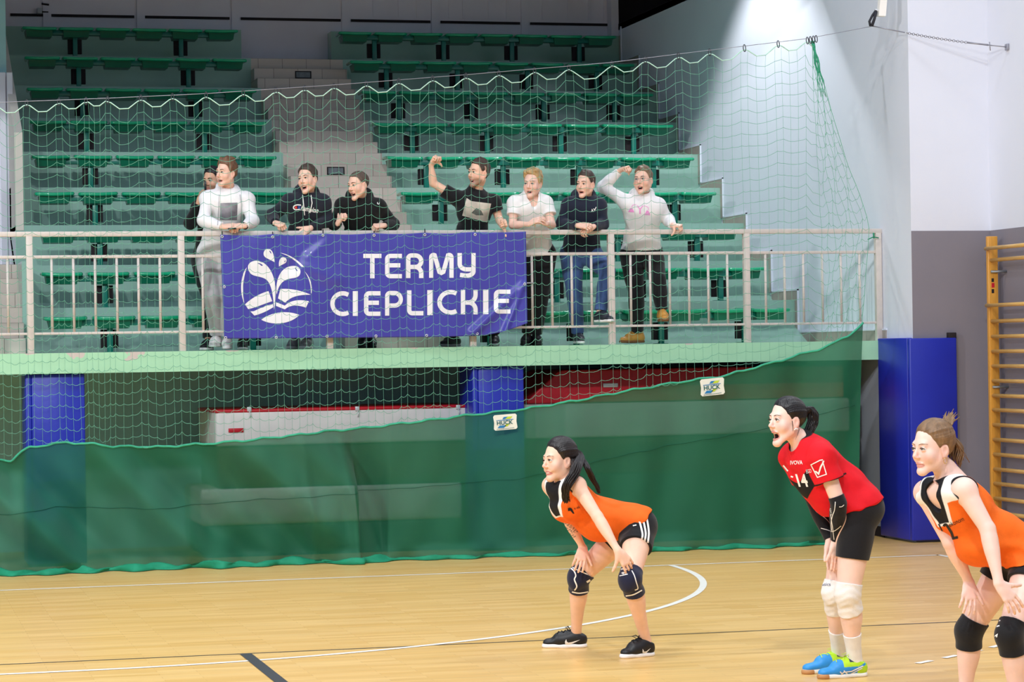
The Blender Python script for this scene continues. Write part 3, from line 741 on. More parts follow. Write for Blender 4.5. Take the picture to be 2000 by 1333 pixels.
# gathered fan at the right end
NF = 9; fan = []
for k in range(NF):
    u = (k+.6)/(NF-.4); top = (1584+7*u, 92); 
    mid = (1594+101*u**.9, 450+4*u); bot = (1600+ (1684-1600)*u, 0)
    fan.append((top, mid, u))
def fnode(k, i):
    u = fan[k][2]; y = 92+17+i*ROWH*(1.0-.02*u)
    t = (y-92)/(450-92)
    if t < 1: x = 1585+6*u+(1594+104*u**.85-1585-6*u)*t**(1.15)
    else: x = 1594+104*u**.85+(1600+84*u-1594-104*u**.85)*min(1, (t-1)/.55)
    y += 5*math.sin(k*1.9+i*.6)*min(1, .3+t) - 10*u*t
    return (x+3*math.sin(i*1.3+k*2.1)*(1 if 0 < k < NF-1 else .2), y)
last = nc-1
for k in range(NF):
    pts = [(1586+4*fan[k][2], 84)]
    for i in range(1, NR):
        p = fnode(k, i)
        if p[1] > limit(min(p[0], 1684)): pts.append((p[0], limit(min(p[0], 1684)))); break
        pts.append(p)
    nm.tube([N3(p) for p in pts], r*(1.6 if k == NF-1 else .9), 4, smooth=False, caps=False)
    for i in range(1, NR):
        a = fnode(k-1, i) if k else node(last, i); b_ = fnode(k, i)
        if b_[1] > limit(min(b_[0], 1684)) or a[1] > limit(min(a[0], 1684)): break
        sg = rnd.uniform(2, 7); nm.tube([N3(q) for q in (a, ((a[0]+b_[0])/2, (a[1]+b_[1])/2+sg), b_)], r, 4, smooth=False, caps=False)
under(net, nm, 'net_mesh', M_net)
# scalloped edge rope
rp = MB(); pts = []
for j, (a, b_) in enumerate(zip(hooks[:-1], hooks[1:])):
    pts.append((a, wy(a)+7))
    for q in range(4): pts.append((cols[j*4+q][0], cols[j*4+q][1]))
pts.append((hooks[-1], wy(hooks[-1])+7)); pts.append((1588, 92))
rp.tube([N3(p) for p in pts], 0.0052, 6, smooth=True)
under(net, rp, 'edge_rope', M_rope)
M_knot = mat('bundled_green_cord', '#2c8f6c', 0.65, 0.4, var=0.25, scale=40, bump=0.6, bscale=90)
kb = MB()
for k in range(7):
    ph = k*0.9; kb.tube([N3((1587+4*math.sin(ph)*(.4+j*.12)+j*2.2+1.6*math.sin(j*1.7+ph), 80+j*11)) for j in range(11)], [.0055]*4+[.005, .0045, .004, .003, .0025, .002, .0015], 6)
under(net, kb, 'gathered_cords', M_knot)
M_carab = M_hook
for hx in hooks+[1583, 1589, 1594]:
    c = N3((hx, wy(hx)+4)); q = MB()
    q.tube([c+np.array([.012*math.cos(t), .006*math.sin(t), .034*math.sin(t)]) for t in np.linspace(0, 2*math.pi, 13)], .0042, 6, caps=False)
    under(net, q, 'hook', M_hook)
# curtain
def curtain_mat():
    m = bpy.data.materials.new('green_curtain'); m.use_nodes = True; nt = m.node_tree; b = nt.nodes['Principled BSDF']; out = nt.nodes['Material Output']
    b.inputs['Roughness'].default_value = 0.7; b.inputs['Sheen Weight'].default_value = 0.1
    tc = nt.nodes.new('ShaderNodeTexCoord'); nz = nt.nodes.new('ShaderNodeTexNoise'); nz.inputs['Scale'].default_value = 2.5; nz.inputs['Detail'].default_value = 5; nt.links.new(tc.outputs['Object'], nz.inputs['Vector'])
    cr = nt.nodes.new('ShaderNodeMapRange'); cr.inputs[3].default_value = 0.85; cr.inputs[4].default_value = 1.15; nt.links.new(nz.outputs[0], cr.inputs[0])
    sc = nt.nodes.new('ShaderNodeVectorMath'); sc.operation = 'SCALE'; sc.inputs[0].default_value = lin('#0a6a49'); nt.links.new(cr.outputs[0], sc.inputs['Scale']); nt.links.new(sc.outputs[0], b.inputs['Base Color'])
    tl = nt.nodes.new('ShaderNodeBsdfTranslucent'); tl.inputs[0].default_value = (*lin('#0a6a49'), 1)
    m1 = nt.nodes.new('ShaderNodeMixShader'); m1.inputs[0].default_value = 0.18; nt.links.new(b.outputs[0], m1.inputs[1]); nt.links.new(tl.outputs[0], m1.inputs[2])
    tp = nt.nodes.new('ShaderNodeBsdfTransparent')
    m2 = nt.nodes.new('ShaderNodeMixShader'); m2.inputs[0].default_value = 0.83; nt.links.new(tp.outputs[0], m2.inputs[1]); nt.links.new(m1.outputs[0], m2.inputs[2])
    nt.links.new(m2.outputs[0], out.inputs[0]); return m
M_cur = curtain_mat()
def fold(x, t):
    """depth of the hanging cloth at pixel column x, height fraction t (0 top, 1 floor)"""
    ph = x-230*t if x < 700 else x-120*t*(1-min(1, (x-700)/500))
    k = 1.7 if x < 760 else 0.7
    d = k*(0.075*math.sin(ph/47+.5+.8*math.sin(ph/130))+0.035*math.sin(ph/21+1.7)+0.04*math.sin(ph/98))
    for c, wd, am in ((585, 9, -.05), (668, 12, -.09), (690, 9, .05), (415, 22, -.05)): d += am*math.exp(-((ph+230*t-30*t-c)/wd)**2)*(.35+.65*t)
    if x > 1380: d += 0.035*math.sin((x+60*t)/19+.4)*min(1, (x-1380)/160)
    d += 0.012*math.sin(x/14+5*t)*(.3+t)
    return d*(0.25+0.75*math.sin(math.pi*min(1, .12+t*.75)))
def CUR(x, t, off=0.0):
    xr = x if x < 1500 else 1500+(x-1500)*(1-(16/184)*min(1, t*1.1))
    yt, yb = interp(cur_top, x)+1.6*math.sin(x/10.5), interp(cur_bot, x)
    py = yt+(yb-yt)*t
    base = PY(xr, py, YN); b0 = PY(xr, yb, YN)
    z = base[2]-b0[2]*t; 
    d = fold(x, t)
    if t > .9: d -= (t-.9)/.1*(.06+.05*math.sin(x/33)+.04*math.sin(x/13))
    return np.array([base[0], YN+d-off, max(0.012, z)])
nx, ny = 330, 44; vs = []
XS_ = np.linspace(-120, 1684, nx+1)
for j in range(ny+1):
    for x in XS_: vs.append(CUR(x, j/ny))
n1 = nx+1
cm = MB().add(vs, [(j*n1+i, (j+1)*n1+i, (j+1)*n1+i+1, j*n1+i+1) for j in range(ny) for i in range(nx)], True)
cur = under(net, cm, 'curtain', M_cur)
def sub(parent, mb, name, m, label=None):
    o = mb.build(name, m, parent); off = Vector((0, 0, 0)); p = parent
    while p is not None: off += p.location; p = p.parent
    o.location = -off
    if label: o['label'] = label
    return o
M_hem = mat('curtain_hem', '#3aa884', 0.65, 0.4, var=0.1, scale=20)
sub(cur, MB().tube([CUR(x, 0)+np.array([0, -.004, .002*math.sin(x/4)]) for x in np.linspace(-120, 1684, 420)], 0.011, 6), 'top_hem', M_hem)
sm = MB(); 
seam = [(0, 1006), (110, 992), (330, 994), (520, 978), (700, 965), (1000, 938), (1330, 868), (1500, 838), (1670, 790)]
pl = []
for x in np.linspace(-100, 1672, 240):
    yt, yb = interp(cur_top, x), interp(cur_bot, x); t = (interp(seam, x)-yt)/(yb-yt); pl.append(CUR(x, t, .006))
sm.tube(pl, .0022, 4); sub(cur, sm, 'seam', mat('seam_thread', '#0c5c42', 0.7, 0.3))
M_cur2 = mat('curtain_foot', '#1d8a66', 0.7, 0.3, var=0.1, scale=12, bump=.3, bscale=30)
# rumpled hem lying on the floor
rm = MB(); xs_ = np.linspace(-120, 1660, 420); NP = 9; vs = []
for i_, x in enumerate(xs_):
    b0 = CUR(x, 1.0); wdt = (.10+.05*math.sin(x/37)+.035*math.sin(x/13+1))*(1 if x < 760 else .55)
    for k in range(NP):
        u = k/(NP-1); zz_ = .012+(.030+.022*math.sin(x/23+4*u)+.012*math.sin(x/8.5+6*u))*math.sin(math.pi*u)*(1 if x < 760 else .6)
        vs.append((b0[0]+.012*math.sin(x/9+7*u), b0[1]+.02-wdt*u, max(.004, zz_ if u < 1 else .004)))
rm.add(vs, [(i_*NP+k, (i_+1)*NP+k, (i_+1)*NP+k+1, i_*NP+k+1) for i_ in range(len(xs_)-1) for k in range(NP-1)], True)
ft = sub(cur, rm, 'rumpled_foot', M_cur2); sd = ft.modifiers.new('thickness', 'SOLIDIFY'); sd.thickness = .003
M_label = mat('label_cloth', '#efeee0', 0.5, 0.4, var=0.03); M_lb = mat('label_blue', '#2a7fb8', 0.5, 0.4); M_lg = mat('label_lime', '#c3d93a', 0.5, 0.4); M_lt = mat('label_teal', '#0f5f63', 0.5, 0.4)
for (x0, x1, y0, y1, sh) in ((963, 1009, 812, 842, -4), (1367, 1414, 742, 775, -5)):
    YL = YN-.11
    def LP(u, v, off=0): return PY(x0+(x1-x0)*u+2*v, y0+(y1-y0)*v+sh*u, YL-off)
    vs, fs = poly_fill([(u, v) for u, v in [(.06, 0), (.94, 0), (1, .1), (.97, .5), (1, .9), (.94, 1), (.06, 1), (0, .9), (.03, .5), (0, .1)]])
    mb = MB().add([LP(u, v) for u, v in vs], fs); lb = sub(cur, mb, 'sewn_label', M_label); 
    sd = lb.modifiers.new('thickness', 'SOLIDIFY'); sd.thickness = .004
    mb = MB(); mb.add([LP(*q, .004) for q in ((.25, .7), (.55, .7), (.42, .86), (.15, .86))], [(0, 1, 2, 3)]); mb.add([LP(*q, .004) for q in ((.45, .16), (.62, .16), (.50, .30), (.38, .30))], [(0, 1, 2, 3)]); mb.add([LP(*q, .0041) for q in ((.12, .34), (.85, .34), (.85, .38), (.12, .38))], [(0, 1, 2, 3)])
    sub(lb, mb, 'printed_stripe', M_lb)
    mb = MB(); mb.add([LP(*q, .004) for q in ((.62, .16), (.82, .16), (.72, .30), (.50, .30))], [(0, 1, 2, 3)]); mb.add([LP(*q, .004) for q in ((.55, .6), (.7, .6), (.58, .78), (.45, .78))], [(0, 1, 2, 3)]); sub(lb, mb, 'printed_stripe', M_lg, 'lime printed stripe')
    tv, tf, asp = text_mesh('HUCK', bold=.02); mb = MB().add([LP(.14+.68*q[0], .66-.26*q[1], .006) for q in tv], tf)
    mb2 = [(.12+k*.05, .92-.002*k) for k in range(15)]
    for u, v in mb2: mb.add([LP(u, v, .006), LP(u+.035, v, .006), LP(u+.035, v+.035, .006), LP(u, v+.035, .006)], [(0, 1, 2, 3)])
    sub(lb, mb, 'printed_lettering', M_lt)
# wire, chain and hanger
wr = empty('support_wire', PY(1705, 51, YN)); tag(wr, 'thin steel wire and chain carrying the green net to the right wall', 'wire')
under(wr, MB().tube([PY(x, y, YN) for x, y in wire_px[:1]+[(x, wy(x)) for x in np.linspace(-200, 1705, 60)]], 0.0032, 6), 'wire', M_wire)
yc = 10.385/0.474
A = PY(1705, 51, YN); Bp = PXw(1967, 92, XH-.01); mid = lambda t: A*(1-t)+Bp*t+np.array([0, 0, -.02*math.sin(math.pi*t)])
under(wr, MB().tube([mid(t) for t in (0, .1, .24)], .006, 6), 'turnbuckle', M_wire)
ch = MB(); NL = 30
for k in range(NL):
    t0, t1 = .25+.45*k/NL, .25+.45*(k+1.25)/NL; a, b_ = mid(t0), mid(t1); c = (a+b_)/2; L = np.linalg.norm(b_-a)/2; d = (b_-a)/np.linalg.norm(b_-a)
    up = np.array([0, 0, 1.]) if k % 2 else np.array([0, 1., 0]); up -= d*np.dot(up, d); up /= np.linalg.norm(up)
    ch.tube([c+d*L*math.cos(t)+up*.011*math.sin(t) for t in np.linspace(0, 2*math.pi, 11)], .0032, 5, caps=False)
under(wr, ch, 'chain', M_wire)
tb = MB().tube([mid(.7), mid(.86)], .009, 6); tb.tube([mid(.86), mid(1.0)], .006, 6); tb.tube([mid(.87)+np.array([0, 0, .03]), mid(.875)-np.array([0, 0, .05])], .005, 6); under(wr, tb, 'turnbuckle', M_wire)
under(wr, MB().bbox(tuple(Bp-np.array([.012, .03, .03])), (XH-.001, Bp[1]+.03, Bp[2]+.03), .004), 'wall_plate', M_wire)
hg = empty('net_hanger', PY(1716, 30, YN)); tag(hg, 'white square hanger tube with a black strap holding the net wire', 'hanger')
t0, t1 = PY(1721, 32, YN), PY(1729, -60, YN)
mb = MB(); d = t1-t0; mb.add([t0+np.array(q) for q in ((-.035, -.03, 0), (.035, -.03, 0), (.035, .03, 0), (-.035, .03, 0))]+[t1+np.array(q) for q in ((-.035, -.03, 0), (.035, -.03, 0), (.035, .03, 0), (-.035, .03, 0))], [(0, 3, 2, 1), (4, 5, 6, 7), (0, 1, 5, 4), (1, 2, 6, 5), (2, 3, 7, 6), (3, 0, 4, 7)])
under(hg, mb, 'tube', mat('white_lacquer', '#f3efe9', 0.4, 0.4, var=0.02))
under(hg, MB().tube([PY(1711, 20, YN), PY(1704, 30, YN), PY(1698, 42, YN), PY(1700, 51, YN)], .012, 6).tube([PY(1711, 22, YN-.01), PY(1708, 36, YN-.01), PY(1703, 51, YN-.01)], .014, 6), 'strap', M_cord)
under(hg, MB().tube([PY(1709, 19, YN), PY(1718, 22, YN)], .01, 6), 'eye_bolt', M_eye)
# cable tie holding the net edge to the railing
tt = empty('cable_tie', PY(1706, 461, YR-.05)); tag(tt, 'dark cable tie round the right end post of the railing', 'tie')
under(tt, MB().tube([PY(1695, 468, YR-.06), PY(1706, 463, YR-.06), PY(1716, 465, YR-.06)], .006, 6).tube([PY(1706, 455, YR-.06), PY(1707, 466, YR-.06)], .008, 6), 'strap', M_knot)
# ------------------------------------------------------------------ implicit-surface modelling of the figures
f32 = np.float32
def nrm(v):
    v = np.asarray(v, float); return v/(np.linalg.norm(v)+1e-12)
class Cap:
    """tapered, optionally flattened limb between a and b with a radius profile and flat clip planes"""
    def __init__(s, a, b, r, flat=None, clip=(), k=0.02):
        s.a, s.b = np.asarray(a, float), np.asarray(b, float); s.r = [float(q) for q in (r if hasattr(r, '__len__') else (r, r))]
        s.flat, s.clip, s.k = flat, clip, k
    def grow(s, g, k=None, clip=None):
        return Cap(s.a, s.b, [q+g for q in s.r], s.flat, s.clip if clip is None else clip, s.k if k is None else k)
    def box(s):
        m = max(s.r)*(max(1, s.flat[1]) if s.flat else 1); return np.minimum(s.a, s.b)-m, np.maximum(s.a, s.b)+m
    def __call__(s, X, Y, Z):
        ax, ay, az = s.a; d = s.b-s.a; L2 = float(d@d)+1e-9
        px, py, pz = X-f32(ax), Y-f32(ay), Z-f32(az)
        t = (px*f32(d[0]/L2)+py*f32(d[1]/L2)+pz*f32(d[2]/L2)); tc = np.clip(t, 0, 1)
        qx, qy, qz = px-tc*f32(d[0]), py-tc*f32(d[1]), pz-tc*f32(d[2])
        w2 = qx*qx+qy*qy+qz*qz
        if len(s.r) == 2: rr = f32(s.r[0])+tc*f32(s.r[1]-s.r[0])
        else: rr = np.interp(tc.ravel(), np.linspace(0, 1, len(s.r)), s.r).reshape(tc.shape).astype(f32)
        if s.flat:
            n, f = s.flat; q = qx*f32(n[0])+qy*f32(n[1])+qz*f32(n[2])
            w2 = w2+q*q*f32(1/(f*f)-1); out = (np.sqrt(np.maximum(w2, 0))-rr)*f32(min(1.0, f*1.0) if f < 1 else 1.0)
        else: out = np.sqrt(w2)-rr
        for q, n in s.clip:
            out = np.maximum(out, (X-f32(q[0]))*f32(n[0])+(Y-f32(q[1]))*f32(n[1])+(Z-f32(q[2]))*f32(n[2]))
        return out
class Ell:
    """ellipsoid with its own axes (rows of A)"""
    def __init__(s, c, r, A=None, clip=(), k=0.02):
        s.c = np.asarray(c, float); s.r = np.asarray(r, float)*np.ones(3); s.A = np.eye(3) if A is None else np.asarray(A, float); s.clip, s.k = clip, k
    def grow(s, g, k=None, clip=None): return Ell(s.c, s.r+g, s.A, s.clip if clip is None else clip, s.k if k is None else k)
    def box(s):
        m = np.sqrt(((s.A*s.r[:, None])**2).sum(0)); return s.c-m, s.c+m
    def __call__(s, X, Y, Z):
        px, py, pz = X-f32(s.c[0]), Y-f32(s.c[1]), Z-f32(s.c[2]); k0 = k1 = 0
        for i in range(3):
            q = px*f32(s.A[i, 0])+py*f32(s.A[i, 1])+pz*f32(s.A[i, 2]); u = q*f32(1/s.r[i]); k0 = k0+u*u; u = u*f32(1/s.r[i]); k1 = k1+u*u
        k0 = np.sqrt(k0); out = k0*(k0-1)/(np.sqrt(k1)+f32(1e-6))
        for q, n in s.clip:
            out = np.maximum(out, (X-f32(q[0]))*f32(n[0])+(Y-f32(q[1]))*f32(n[1])+(Z-f32(q[2]))*f32(n[2]))
        return out
class Field:
    def __init__(s, prims, h, pad=0.02):
        bx = [p.box() for p in prims]; lo = np.min([b[0] for b in bx], 0)-pad; hi = np.max([b[1] for b in bx], 0)+pad
        s.h = h; s.lo = lo; s.n = np.ceil((hi-lo)/h).astype(int)+1
        s.ax = [(lo[i]+h*np.arange(s.n[i])).astype(f32) for i in range(3)]
        s.d = np.full(s.n, 0.2, f32)
        for p in prims: s.union(p)
    def win(s, lo, hi):
        i0 = np.clip(np.floor((lo-s.lo)/s.h).astype(int), 0, s.n); i1 = np.clip(np.ceil((hi-s.lo)/s.h).astype(int)+1, 0, s.n)
        sl = tuple(slice(a, b) for a, b in zip(i0, i1))
        return sl, s.ax[0][sl[0]][:, None, None], s.ax[1][sl[1]][None, :, None], s.ax[2][sl[2]][None, None, :]
    def union(s, p, k=None):
        k = p.k if k is None else k; lo, hi = p.box(); m = k+3*s.h; sl, X, Y, Z = s.win(lo-m, hi+m)
        a = s.d[sl]
        if a.size == 0: return
        b = p(X, Y, Z); 
        if k > 0: h_ = np.maximum(k-np.abs(a-b), 0)*f32(1/k); s.d[sl] = np.minimum(a, b)-h_*h_*f32(k*.25)
        else: s.d[sl] = np.minimum(a, b)
    def cut(s, p, k=None):
        k = p.k if k is None else k; lo, hi = p.box(); m = k+3*s.h; sl, X, Y, Z = s.win(lo-m, hi+m); a = s.d[sl]
        if a.size == 0: return
        b = -p(X, Y, Z)
        if k > 0: h_ = np.maximum(k-np.abs(a-b), 0)*f32(1/k); s.d[sl] = np.maximum(a, b)+h_*h_*f32(k*.25)
        else: s.d[sl] = np.maximum(a, b)
    def apply(s, fn, lo=None, hi=None):
        sl, X, Y, Z = s.win(s.lo if lo is None else lo, s.lo+s.h*s.n if hi is None else hi)
        s.d[sl] = fn(s.d[sl], X, Y, Z)
    def cast(s, p, d, L=0.3):
        """first surface point from p along d"""
        p = np.asarray(p, float); d = nrm(d); q = 0.0
        while q < L:
            i = np.round((p+d*q-s.lo)/s.h).astype(int)
            if (i >= 0).all() and (i < s.n).all():
                v = float(s.d[tuple(i)])
                if v < s.h*0.4: return p+d*q
            q += s.h*0.4
        return None
    def mesh(s, smooth=1):
        D = s.d; D[0], D[-1] = .1, .1; D[:, 0], D[:, -1] = .1, .1; D[:, :, 0], D[:, :, -1] = .1, .1
        S = D < 0; nx, ny, nz = S.shape
        cnt = np.zeros((nx-1, ny-1, nz-1), np.uint8); cs = [(i, j, k) for i in (0, 1) for j in (0, 1) for k in (0, 1)]
        for i, j, k in cs: cnt += S[i:nx-1+i, j:ny-1+j, k:nz-1+k]
        act = np.flatnonzero((cnt > 0) & (cnt < 8)); sh = cnt.shape
        I, J, K = np.unravel_index(act, sh)
        V = {c: D[I+c[0], J+c[1], K+c[2]].astype(np.float64) for c in cs}
        P = np.zeros((len(act), 3)); N = np.zeros(len(act))
        for a in cs:
            for ax in range(3):
                if a[ax]: continue
                b = list(a); b[ax] = 1; b = tuple(b); va, vb = V[a], V[b]; m = (va < 0) != (vb < 0)
                t = np.where(m, va/np.where(m, va-vb, 1), 0); 
                for q in range(3): P[:, q] += np.where(m, a[q]+(t if q == ax else 0), 0)
                N += m
        P = (P/N[:, None]+np.stack([I, J, K], 1))
        quads = []
        for ax in range(3):
            sl0 = [slice(1, -1)]*3; sl0[ax] = slice(0, -1); sl1 = [slice(1, -1)]*3; sl1[ax] = slice(1, None)
            A, B = S[tuple(sl0)], S[tuple(sl1)]; e = np.argwhere(A != B); 
            if len(e) == 0: continue
            sg = A[tuple(e.T)]; o = np.ones(3, int); o[ax] = 0; e = e+o
            u, w = [q for q in range(3) if q != ax]
            def cell(du, dw):
                c = e.copy(); c[:, u] -= du; c[:, w] -= dw; return np.searchsorted(act, np.ravel_multi_index(c.T, sh))
            q = np.stack([cell(1, 1), cell(0, 1), cell(0, 0), cell(1, 0)], 1)
            flip = sg if ax != 1 else ~sg
            q[~flip] = q[~flip][:, ::-1]; quads.append(q)
        Q = np.concatenate(quads) if quads else np.zeros((0, 4), int)
        P = s.lo+P*s.h
        for _ in range(smooth):
            acc = np.zeros_like(P); n = np.zeros(len(P))
            for i in range(4):
                a, b = Q[:, i], Q[:, (i+1) % 4]
                for q in range(3): acc[:, q] += np.bincount(a, P[b, q], len(P))+np.bincount(b, P[a, q], len(P))
                n += np.bincount(a, minlength=len(P))+np.bincount(b, minlength=len(P))
            P = P*.5+acc/np.maximum(n, 1)[:, None]*.5
        return P, Q
def np_mesh(name, P, Q, m, parent, color=None, mats=None, midx=None):
    root = parent; off = np.zeros(3)
    while root is not None: off += np.array(root.location); root = root.parent
    me = bpy.data.meshes.new(name); n, k = len(P), Q.shape[1] if len(Q) else 4
    me.vertices.add(n); me.vertices.foreach_set('co', (P-off).astype(f32).ravel())
    me.loops.add(Q.size); me.loops.foreach_set('vertex_index', Q.astype(np.int32).ravel())
    me.polygons.add(len(Q)); me.polygons.foreach_set('loop_start', np.arange(0, Q.size, k, dtype=np.int32)); me.polygons.foreach_set('loop_total', np.full(len(Q), k, np.int32))
    me.update(calc_edges=True); me.polygons.foreach_set('use_smooth', np.ones(len(Q), bool))
    for q in (mats or [m]): me.materials.append(q)
    if midx is not None: me.polygons.foreach_set('material_index', midx.astype(np.int32))
    if color is not None:
        at = me.color_attributes.new('tone', 'FLOAT_COLOR', 'POINT'); c4 = np.ones((n, 4), f32); c4[:, :3] = color; at.data.foreach_set('color', c4.ravel())
    me.validate(); me.update()
    o = bpy.data.objects.new(name, me); COL.objects.link(o); o.parent = parent
    return o
from mathutils.bvhtree import BVHTree
def bvh(P, Q): return BVHTree.FromPolygons([tuple(p) for p in P], [tuple(q) for q in Q])
def refine(vs, fs, L=3.0):
    bm = bmesh.new(); vv = [bm.verts.new((x, y, 0)) for x, y in vs]
    for f in fs:
        try: bm.faces.new([vv[i] for i in f])
        except ValueError: pass
    bmesh.ops.remove_doubles(bm, verts=list(bm.verts), dist=1e-4); bmesh.ops.triangulate(bm, faces=list(bm.faces))
    for _ in range(4):
        lg = [e for e in bm.edges if e.calc_length() > L]
        if not lg: break
        bmesh.ops.subdivide_edges(bm, edges=lg, cuts=1); bmesh.ops.triangulate(bm, faces=list(bm.faces))
    bm.verts.index_update(); r = ([(v.co.x, v.co.y) for v in bm.verts], [[q.index for q in f.verts] for f in bm.faces]); bm.free(); return r
def decal(parent, name, trees, polys, m, off=0.003, label=None):
    """printed mark lying on a surface: pixel outlines carried onto it along the line of sight"""
    mb = MB()
    if not isinstance(trees, (list, tuple)): trees = [trees]
    for vs, fs in polys:
        vs, fs = refine(vs, fs); pts = []; ok = []
        for x, y in vs:
            d = nrm(ray(x, y)); best = None
            for t in trees:
                hit = t.ray_cast(Vector((0, 0, CH)), Vector(d))
                if hit[0] is not None and (best is None or hit[3] < best[1]): best = (np.array(hit[0]), hit[3])
            ok.append(best is not None); pts.append(best[0]-d*off if best else np.zeros(3))
        fs = [f for f in fs if all(ok[i] for i in f) and max(np.linalg.norm(pts[f[0]]-pts[i]) for i in f) < .05]
        mb.add(pts, fs)
    if mb.f: return sub(parent, mb, name, m, label)
def pxtext(body, cx, cy, w, h, ang=0.0, sh=0.0, bold=0.0, vert=0.0, lean=0.0):
    """text fitted to a rotated box given in photo pixels (centre, width, height, clockwise degrees)"""
    tv, tf, _ = text_mesh(body, bold=bold, shear=sh); c, s_ = math.cos(math.radians(ang)), math.sin(math.radians(ang)); out = []
    for u, v in tv:
        x, y = (u-.5)*w-lean*(v-.5)*h, (.5-v)*h+vert*(u-.5)
        out.append((cx+x*c-y*s_, cy+x*s_+y*c))
    return out, tf
def pxline(pts, w): return ribbon(pts, w, 3.0)
def pxpoly(pts): return poly_fill(pts)

def wob(X, Y, Z, fr, seed=0.0):
    """smooth pseudo-random field"""
    return (np.sin(fr*X+1.3*seed+1.7*np.sin(fr*.6*Y+seed)) + np.sin(fr*Y*1.1+2.1*seed+1.5*np.sin(fr*.7*Z)) + np.sin(fr*Z*.9+.7*seed+1.6*np.sin(fr*.5*X)))/3

class HeadF:
    """head coordinates: x to the person's left, y forward, z up; origin between the ears at eye height"""
    def __init__(s, c, f, u, S):
        s.c = np.asarray(c, float); s.f = nrm(f); u = np.asarray(u, float); s.u = nrm(u-s.f*np.dot(u, s.f)); s.l = np.cross(s.u, s.f); s.S = S
        s.A = np.array([s.l, s.f, s.u])
    def w(s, x, y, z): return s.c+s.S*(x*s.l+y*s.f+z*s.u)
    def loc(s, P): return ((P-s.c)@s.A.T)/s.S
    def locg(s, X, Y, Z):
        px, py, pz = X-f32(s.c[0]), Y-f32(s.c[1]), Z-f32(s.c[2])
        return [(px*f32(a[0])+py*f32(a[1])+pz*f32(a[2]))*f32(1/s.S) for a in s.A]
    def cap(s, a, b, r, k=.012, flat=None): return Cap(s.w(*a), s.w(*b), [q*s.S for q in (r if hasattr(r, '__len__') else (r, r))], flat, k=k*s.S)
    def ell(s, c, r, k=.012, tilt=None):
        A = s.A
        if tilt is not None:
            ax, ang = tilt; R_ = np.array(Matrix.Rotation(math.radians(ang), 3, ax)); A = R_@A
        return Ell(s.w(*c), np.array(r)*s.S, A, k=k*s.S)
def head_prims(H, E):
    """returns (union list, cut list)"""
    o = E.get('open', 0.0); male = E.get('male', True); fat = E.get('fat', 1.0); U, K = [], []
    U.append(H.ell((0, -.014, .044), (.073, .095, .082), .02))
    U.append(H.ell((0, .024, -.018), (.060*fat, .066, .082), .03))
    nz = E.get('nose', 1.0 if male else .80); ch = E.get('chin', 1.0 if male else .72)
    for s in (-1, 1):
        jw = (.052 if male else .043)*fat
        U.append(H.cap((s*jw, .004, -.048-o*.2), (s*.011, .058+.008*ch-o*.25, -.098-o*.85), (.022 if male else .019, .015), .025))
        U.append(H.ell((s*.040*fat, .052, -.032), (.024*fat, .024, .026), .022))
    U.append(H.ell((0, .060+.011*ch-o*.25, -.101-o*.85), (.019, .013+.003*ch, .014), .020))
    U.append(H.cap((-.034, .077, .024), (.034, .077, .024), .012 if male else .010, .018))
    U.append(H.cap((0, .084, .016), (0, .094+.012*nz, -.027), (.0065, .0065+.0035*nz), .010))
    U.append(H.ell((0, .0945+.013*nz, -.0305), (.0055+.005*nz, .009, .0085), .008))
    for s in (-1, 1): U.append(H.ell((s*.0120*(.4+.6*nz), .0945, -.0355), (.0045+.003*nz, .009, .0062), .006))
    for s in (-1, 1): K.append(H.ell((s*.031, .098, .003), (.020, .0165, .0115), .012))
    lw = .025 if not E.get('smile') else .030
    zl = -.064; cy = .0785 if not E.get('smile') else .0775
    U2 = [H.ell((0, cy, zl+.001), (lw, .0100, .0052), .008), H.ell((0, cy-.0025-o*.25, zl-.0105-o), (lw*.85, .0095, .0060), .008), H.ell((0, cy-.006, zl+.010), (.012, .010, .010), .012)]
    K2 = []
    if o > 0.003: K2.append(H.ell((0, cy+.000, zl-.0055-o*.5), (lw*.72, .034, .0025+o*.52), .004))
    else: K2.append(H.ell((0, cy+.0105, zl-.0055), (lw*.95, .007, .0016), .003))
    for s in (-1, 1):
        if E.get('smile'): U2.append(H.ell((s*.036, .068, -.048), (.014, .012, .012), .014))
    L = []
    for s in (-1, 1):
        c = H.w(s*.031, .0765, .003); r = .0136*H.S*(1 if male else 1.10); u = H.u; f = H.f
        L.append(Ell(c, (r, r, r), H.A, clip=[(c+u*.0045*H.S+f*.0*H.S, nrm(-u+f*-.15))], k=.003)); L.append(Ell(c, (r, r, r), H.A, clip=[(c-u*.0055*H.S, nrm(u-f*.1))], k=.003))
    ears = []
    for s in (-1, 1):
        ears.append(H.ell((s*.0735*min(fat, 1.05), -.010, -.008), (.0075, .019, .031), .008, ('Z', s*-16)))
        ears.append(H.ell((s*.072, -.006, -.034), (.006, .009, .010), .006))
    K3 = [H.ell((s*.0815*min(fat, 1.05), -.004, -.005), (.0075, .0105, .0175), .004) for s in (-1, 1)]
    return U, K, U2, K2, L, ears, K3
